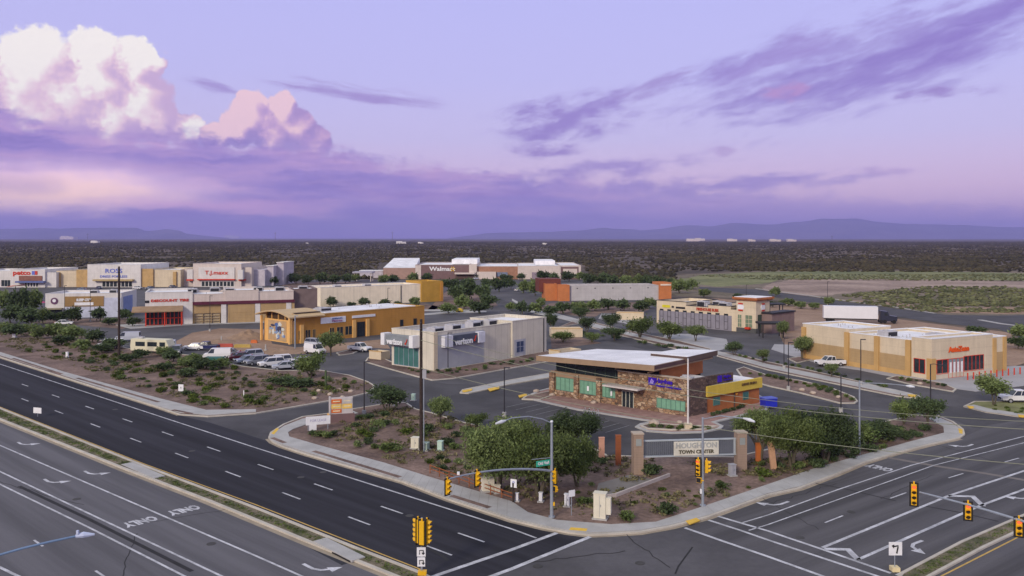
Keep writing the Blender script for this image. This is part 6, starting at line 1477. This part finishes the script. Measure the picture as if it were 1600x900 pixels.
# parasol and red flagging on the left
t = at((62,484), 'parasol', 'pink parasol among the dark trees left of the white food hall', 'parasol'); b = MB(); b.tube((0,0,0),(0,0,2.6),.06,.06,6); b.build('pole', metalg, t); b = MB(); b.tube((0,0,2.3),(0,0,3.3),2.0,.1,10); b.build('canopy', mat('pink_cloth', (.55,.08,.20)), t)
t = at((23,458), 'shade_sail', 'orange red shade sail on the left before the pet store', 'shade sail'); b = MB(); b.add([(-4,0,2.5),(3.5,0,3.6),(4,3,3.2),(-3,3,3.0),(-4,0,2.56),(3.5,0,3.66),(4,3,3.26),(-3,3,3.06)], [(0,3,2,1),(4,5,6,7),(0,1,5,4),(1,2,6,5),(2,3,7,6),(3,0,4,7)]); b.build('cloth', mat('orange_cloth', (.50,.09,.04)), t); b = MB(); [b.tube((x,y,0),(x,y,2.6),.06,.06,6) for x,y in ((-3.9,.1),(3.4,.1),(3.8,2.8))]; b.build('post', metalg, t)
# power pylons and masts, far off
for i, (u, v0_, v1_) in enumerate(((137,374,362),(430,376,362),(613,376,361),(1300,377,368),(975,440,402))):
    p = G(u, max(v0_, 376)); s = p.y/F; h = (v0_-v1_)*s; w = s*.35
    t = thing('lattice_mast', ('thin mast on the horizon above the clothing store','thin mast on the horizon left of centre','thin mast on the horizon above the golden end bay','thin mast on the right horizon','short mast rising from the scrub right of the supermarket')[i], 'mast', (p.x, p.y, 0), 0, 'far masts')
    b = MB(); b.tube((0,0,0),(0,0,h),w,w*.4,5); b.build('mast_body', mat('mast_grey', (.12,.10,.12)), t); b = MB(); b.box(-w*5,-w/2,h*.8,w*5,w/2,h*.8+w); b.build('crossarm', mat('mast_grey', (.12,.10,.12)), t)

# ------------------------------------------------------------------ vehicles (local +x is forward)
tyre = mat('tyre', (.015,.015,.016), .85, .1, 3); rim = mat('rim', (.38,.38,.40), .4, .1, metal=.5); hl = mat('headlight', (.65,.66,.68), .2); tl = mat('tail_light', (.35,.02,.02), .3)
def paint(nm, c): return mat('paint_'+nm, c, .3, .04, .4, spec=.5)
def vehicle(kind, px, yaw, pm_, label, name='parked_car', cat='car', group=None, z=.02, scale=1.0):
    p = G(*px); t = thing(name, label, cat, (p.x, p.y, z), yaw, group); W = .9
    if kind == 'pickup': L, prof, cab = 2.75, [(-2.75,.45),(2.7,.45),(2.78,.8),(2.65,1.05),(1.2,1.14),(-2.7,1.14),(-2.75,.9)], [(-.75,1.12),(1.3,1.12),(.65,1.78),(-.6,1.8)]
    elif kind == 'suv': L, prof, cab = 2.4, [(-2.35,.4),(2.35,.4),(2.42,.75),(2.3,1.0),(1.1,1.08),(-2.3,1.1),(-2.4,.8)], [(-2.25,1.08),(1.35,1.06),(.7,1.68),(-1.95,1.72)]
    elif kind == 'van': L, prof, cab = 2.7, [(-2.65,.4),(2.6,.4),(2.7,.8),(2.55,1.12),(1.7,1.25),(1.65,1.26),(-2.65,1.28)], [(-2.63,1.26),(1.75,1.22),(1.1,2.05),(-2.55,2.1)]
    else: L, prof, cab = 2.3, [(-2.25,.35),(2.2,.35),(2.3,.65),(2.15,.85),(1.0,.93),(-1.4,.95),(-2.2,.92),(-2.3,.65)], [(-1.75,.93),(1.15,.91),(.35,1.4),(-1.0,1.42)]
    b = MB(); b.xprism(prof, -W, W); b.build('body', pm_, t, .07)
    if kind == 'pickup':
        b = MB(); b.box(-2.62,-.74,1.10,-.9,.74,1.146); b.build('cargo_bed', mat('bed_dark', (.06,.06,.065)), t)
    # cabin: glass band, painted roof and pillars
    k = .80; b = MB(); n = len(cab)
    vs = [(x, -W*(.97 if z_ < 1.3 else k), z_) for x, z_ in cab]+[(x, W*(.97 if z_ < 1.3 else k), z_) for x, z_ in cab]
    b.add(vs, [tuple(range(n)), tuple(range(2*n-1, n-1, -1))]+[(i, n+i, n+(i+1) % n, (i+1) % n) for i in range(n)]); b.build('windows', glass, t)
    b = MB(); xf, xr = cab[2][0], cab[3][0]; zt = max(cab[2][1], cab[3][1])
    b.box(xr-.06, -W*k-.02, zt-.03, xf+.04, W*k+.02, zt+.05)
    for sgn in (-1, 1):
        for (xa, xb_) in ((cab[1][0], xf), (cab[0][0], xr), ((cab[0][0]+cab[1][0])/2-.1, (xf+xr)/2-.1)):
            b.path([(xa, sgn*W*.975, cab[0][1]), (xb_, sgn*(W*k+.012), zt)], .05, 4)
    if kind == 'van':
        for sgn in (-1, 1): b.add([(-2.6, sgn*(W*.985), 1.26), (.55, sgn*(W*.985), 1.24), (.45, sgn*(W*k+.03), 2.06), (-2.5, sgn*(W*k+.03), 2.1)], [(0,1,2,3)])
    b.build('cabin_roof', pm_, t, .02)
    wx = L*.60; wr = .36 if kind in ('pickup', 'suv', 'van') else .31
    for sx in (-1, 1):
        for sy in (-1, 1):
            b = MB(); b.tube((sx*wx, sy*(W-.2), wr), (sx*wx, sy*(W+.03), wr), wr, wr, 16); wo = b.build('wheel', tyre, t); b = MB(); b.tube((sx*wx, sy*(W+.031), wr), (sx*wx, sy*(W+.045), wr), wr*.6, wr*.55, 10); b.build('rim', rim, wo)
    xe = prof[2][0]
    for sy in (-1, 1):
        b = MB(); b.box(xe-.12, sy*.62-.17, .66, xe+.02, sy*.62+.17, .84); b.build('headlight', hl, t); b = MB(); b.box(-L-.08, sy*.66-.12, .75, -L+.12, sy*.66+.12, .98); b.build('tail_light', tl, t)
    b = MB(); b.box(xe-.1, -.42, .55, xe+.015, .42, .8); b.build('grille', black, t)
    return t
wht, slv, gry = paint('white', (.70,.69,.70)), paint('silver', (.40,.42,.48)), paint('grey', (.20,.21,.24)); navy = paint('navy', (.02,.025,.10)); mar = paint('maroon', (.07,.012,.02)); blu = paint('blue_grey', (.20,.24,.33))
ya = math.atan2(-.675,.738)
PK = 'cars parked behind the left gravel strip'
nose = math.radians(-128)
for (k, px, pt, lab) in (('suv', (206,545), wht, None),):
    pass
vehicle('pickup', (322,547), math.radians(175), navy, 'dark navy pickup at the left end of the parked row', 'parked_pickup', 'pickup', PK)
vehicle('van', (340,561), math.radians(188), wht, 'white work van with side windows in the parked row', 'parked_van', 'van', PK)
vehicle('sedan', (374,562), math.radians(215), mar, 'dark maroon car right of the white work van', group=PK)
vehicle('sedan', (386,567), math.radians(222), blu, 'blue grey car right of the maroon one', group=PK)
vehicle('suv', (402,570), math.radians(222), gry, 'dark grey car in the middle of the parked row', group=PK)
vehicle('suv', (424,573), math.radians(215), wht, 'white estate car with dark windows in the parked row', group=PK)
vehicle('sedan', (444,577), math.radians(205), slv, 'silver saloon at the right end of the parked row', group=PK)
vehicle('sedan', (458,574), math.radians(205), wht, 'white saloon half hidden behind the silver one', group=PK)
vehicle('van', (492,553), math.radians(-40), wht, 'white van parked before the arched shop', 'parked_van', 'van', scale=1)
vehicle('pickup', (562,549), math.radians(-32), wht, 'white pickup parked right of the young tree', 'parked_pickup', 'pickup')
vehicle('suv', (492,541), math.radians(-30), slv, 'silver car half hidden behind the white van')
vehicle('pickup', (1297,572), math.radians(188), wht, 'white pickup beside the long wall of the parts shop', 'parked_pickup', 'pickup', z=.06)
vehicle('pickup', (1592,629), math.radians(178), wht, 'white pickup cut by the right edge of the photo', 'parked_pickup', 'pickup')
vehicle('suv', (276,553), math.radians(-75), gry, 'grey green off-roader right of the beige motorhome')
vehicle('suv', (268,545), math.radians(-70), slv, 'silver car behind the grey green off-roader')
vehicle('sedan', (303,547), math.radians(180), wht, 'white saloon left of the navy pickup')
vehicle('van', (172,545), math.radians(200), wht, 'white rental truck cab behind the left wooden pole', 'parked_van', 'van')
vehicle('van', (200,533), math.radians(190), slv, 'pale van right of the left wooden pole', 'parked_van', 'van')
for i, (u, v, pt, lab) in enumerate(((810,455,wht,'tiny white car on the far supermarket street'),(820,452,navy,'tiny dark car right of the tiny white one'),(743,437,wht,'tiny white car before the supermarket entrance'),(975,441,wht,'tiny white car in the tree belt right of the supermarket'),(155,452,navy,'tiny dark car before the clothing store'),(128,454,blu,'tiny blue car left of the clothing store canopy'),(234,452,blu,'tiny blue car right of the clothing store canopy'),(270,450,gry,'tiny grey car before the tan pier of the clothing store'),(215,452,wht,'tiny pale car under the clothing store canopy end'))):
    vehicle('sedan', (u, v), rnd.uniform(0, 6), pt, lab)
vehicle('suv', (436,569), math.radians(210), wht, 'white off-roader behind the white estate car in the parked row', group=PK)
vehicle('sedan', (357,556), math.radians(190), gry, 'grey saloon behind the white work van in the parked row', group=PK)
vehicle('suv', (392,560), math.radians(215), slv, 'silver off-roader behind the maroon car in the parked row', group=PK)
vehicle('sedan', (470,570), math.radians(205), slv, 'silver car under the bushy tree at the parking exit', group=PK)
vehicle('sedan', (100,508), .3, wht, 'white car before the white food hall')
vehicle('suv', (37,498), 2.8, slv, 'silver car among the dark trees at the left edge')
# motorhome
t = at((240,552), 'motorhome', 'long beige motorhome with dark windows behind the left shrubs', 'motorhome', math.radians(-12)); ivy = mat('ivory_body', (.62,.58,.42), .5, .04)
b = MB(); b.xprism([(-4.6,.5),(3.4,.5),(4.2,.8),(4.3,1.6),(3.7,2.9),(-4.5,3.0),(-4.7,1.5)], -1.2, 1.2); b.build('body', ivy, t, .1)
for x0, x1 in ((-3.4,-1.2),(-.6,1.6),(2.2,3.5)): b = MB(); b.box(x0,-1.23,1.5,x1,-1.201,2.4); b.build('window', glass, t)
b = MB(); b.box(-3.5,-.4,3.0,-2.3,.4,3.3); b.build('roof_unit', unit, t)
for x in (-2.6, 2.8):
    for s in (-1, 1): b = MB(); b.tube((x,s*1.0,.45),(x,s*1.22,.45),.45,.45,14); b.build('wheel', tyre, t)
# articulated lorry
t = at((1334,504), 'lorry', 'long white trailer with dark blue tractor unit on the dirt lot', 'lorry', math.radians(-14))
b = MB(); b.box(-8.2,-1.3,1.15,6.2,1.3,4.6); b.build('trailer', mat('trailer_white', (.66,.66,.70), .4, .03), t, .04); b = MB(); b.box(-8.0,-1.0,.85,6.0,1.0,1.14); b.build('chassis', black, t)
b = MB(); b.xprism([(6.7,.6),(11.2,.6),(11.3,1.9),(9.2,2.2),(8.8,3.3),(6.9,3.5)], -1.15, 1.15); b.build('tractor_cab', paint('deep_blue', (.02,.025,.045)), t, .08); b = MB(); b.add([(9.23,-.95,2.25),(9.23,.95,2.25),(8.87,.95,3.2),(8.87,-.95,3.2)], [(0,1,2,3)]); b.box(7.9,-1.18,2.2,8.7,-1.152,2.9); b.build('windscreen', glass, t)
for x in (-6.9,-5.7,7.0,8.0,10.4):
    for s in (-1, 1): b = MB(); b.tube((x,s*.95,.5),(x,s*1.25,.5),.5,.5,14); b.build('wheel', tyre, t)
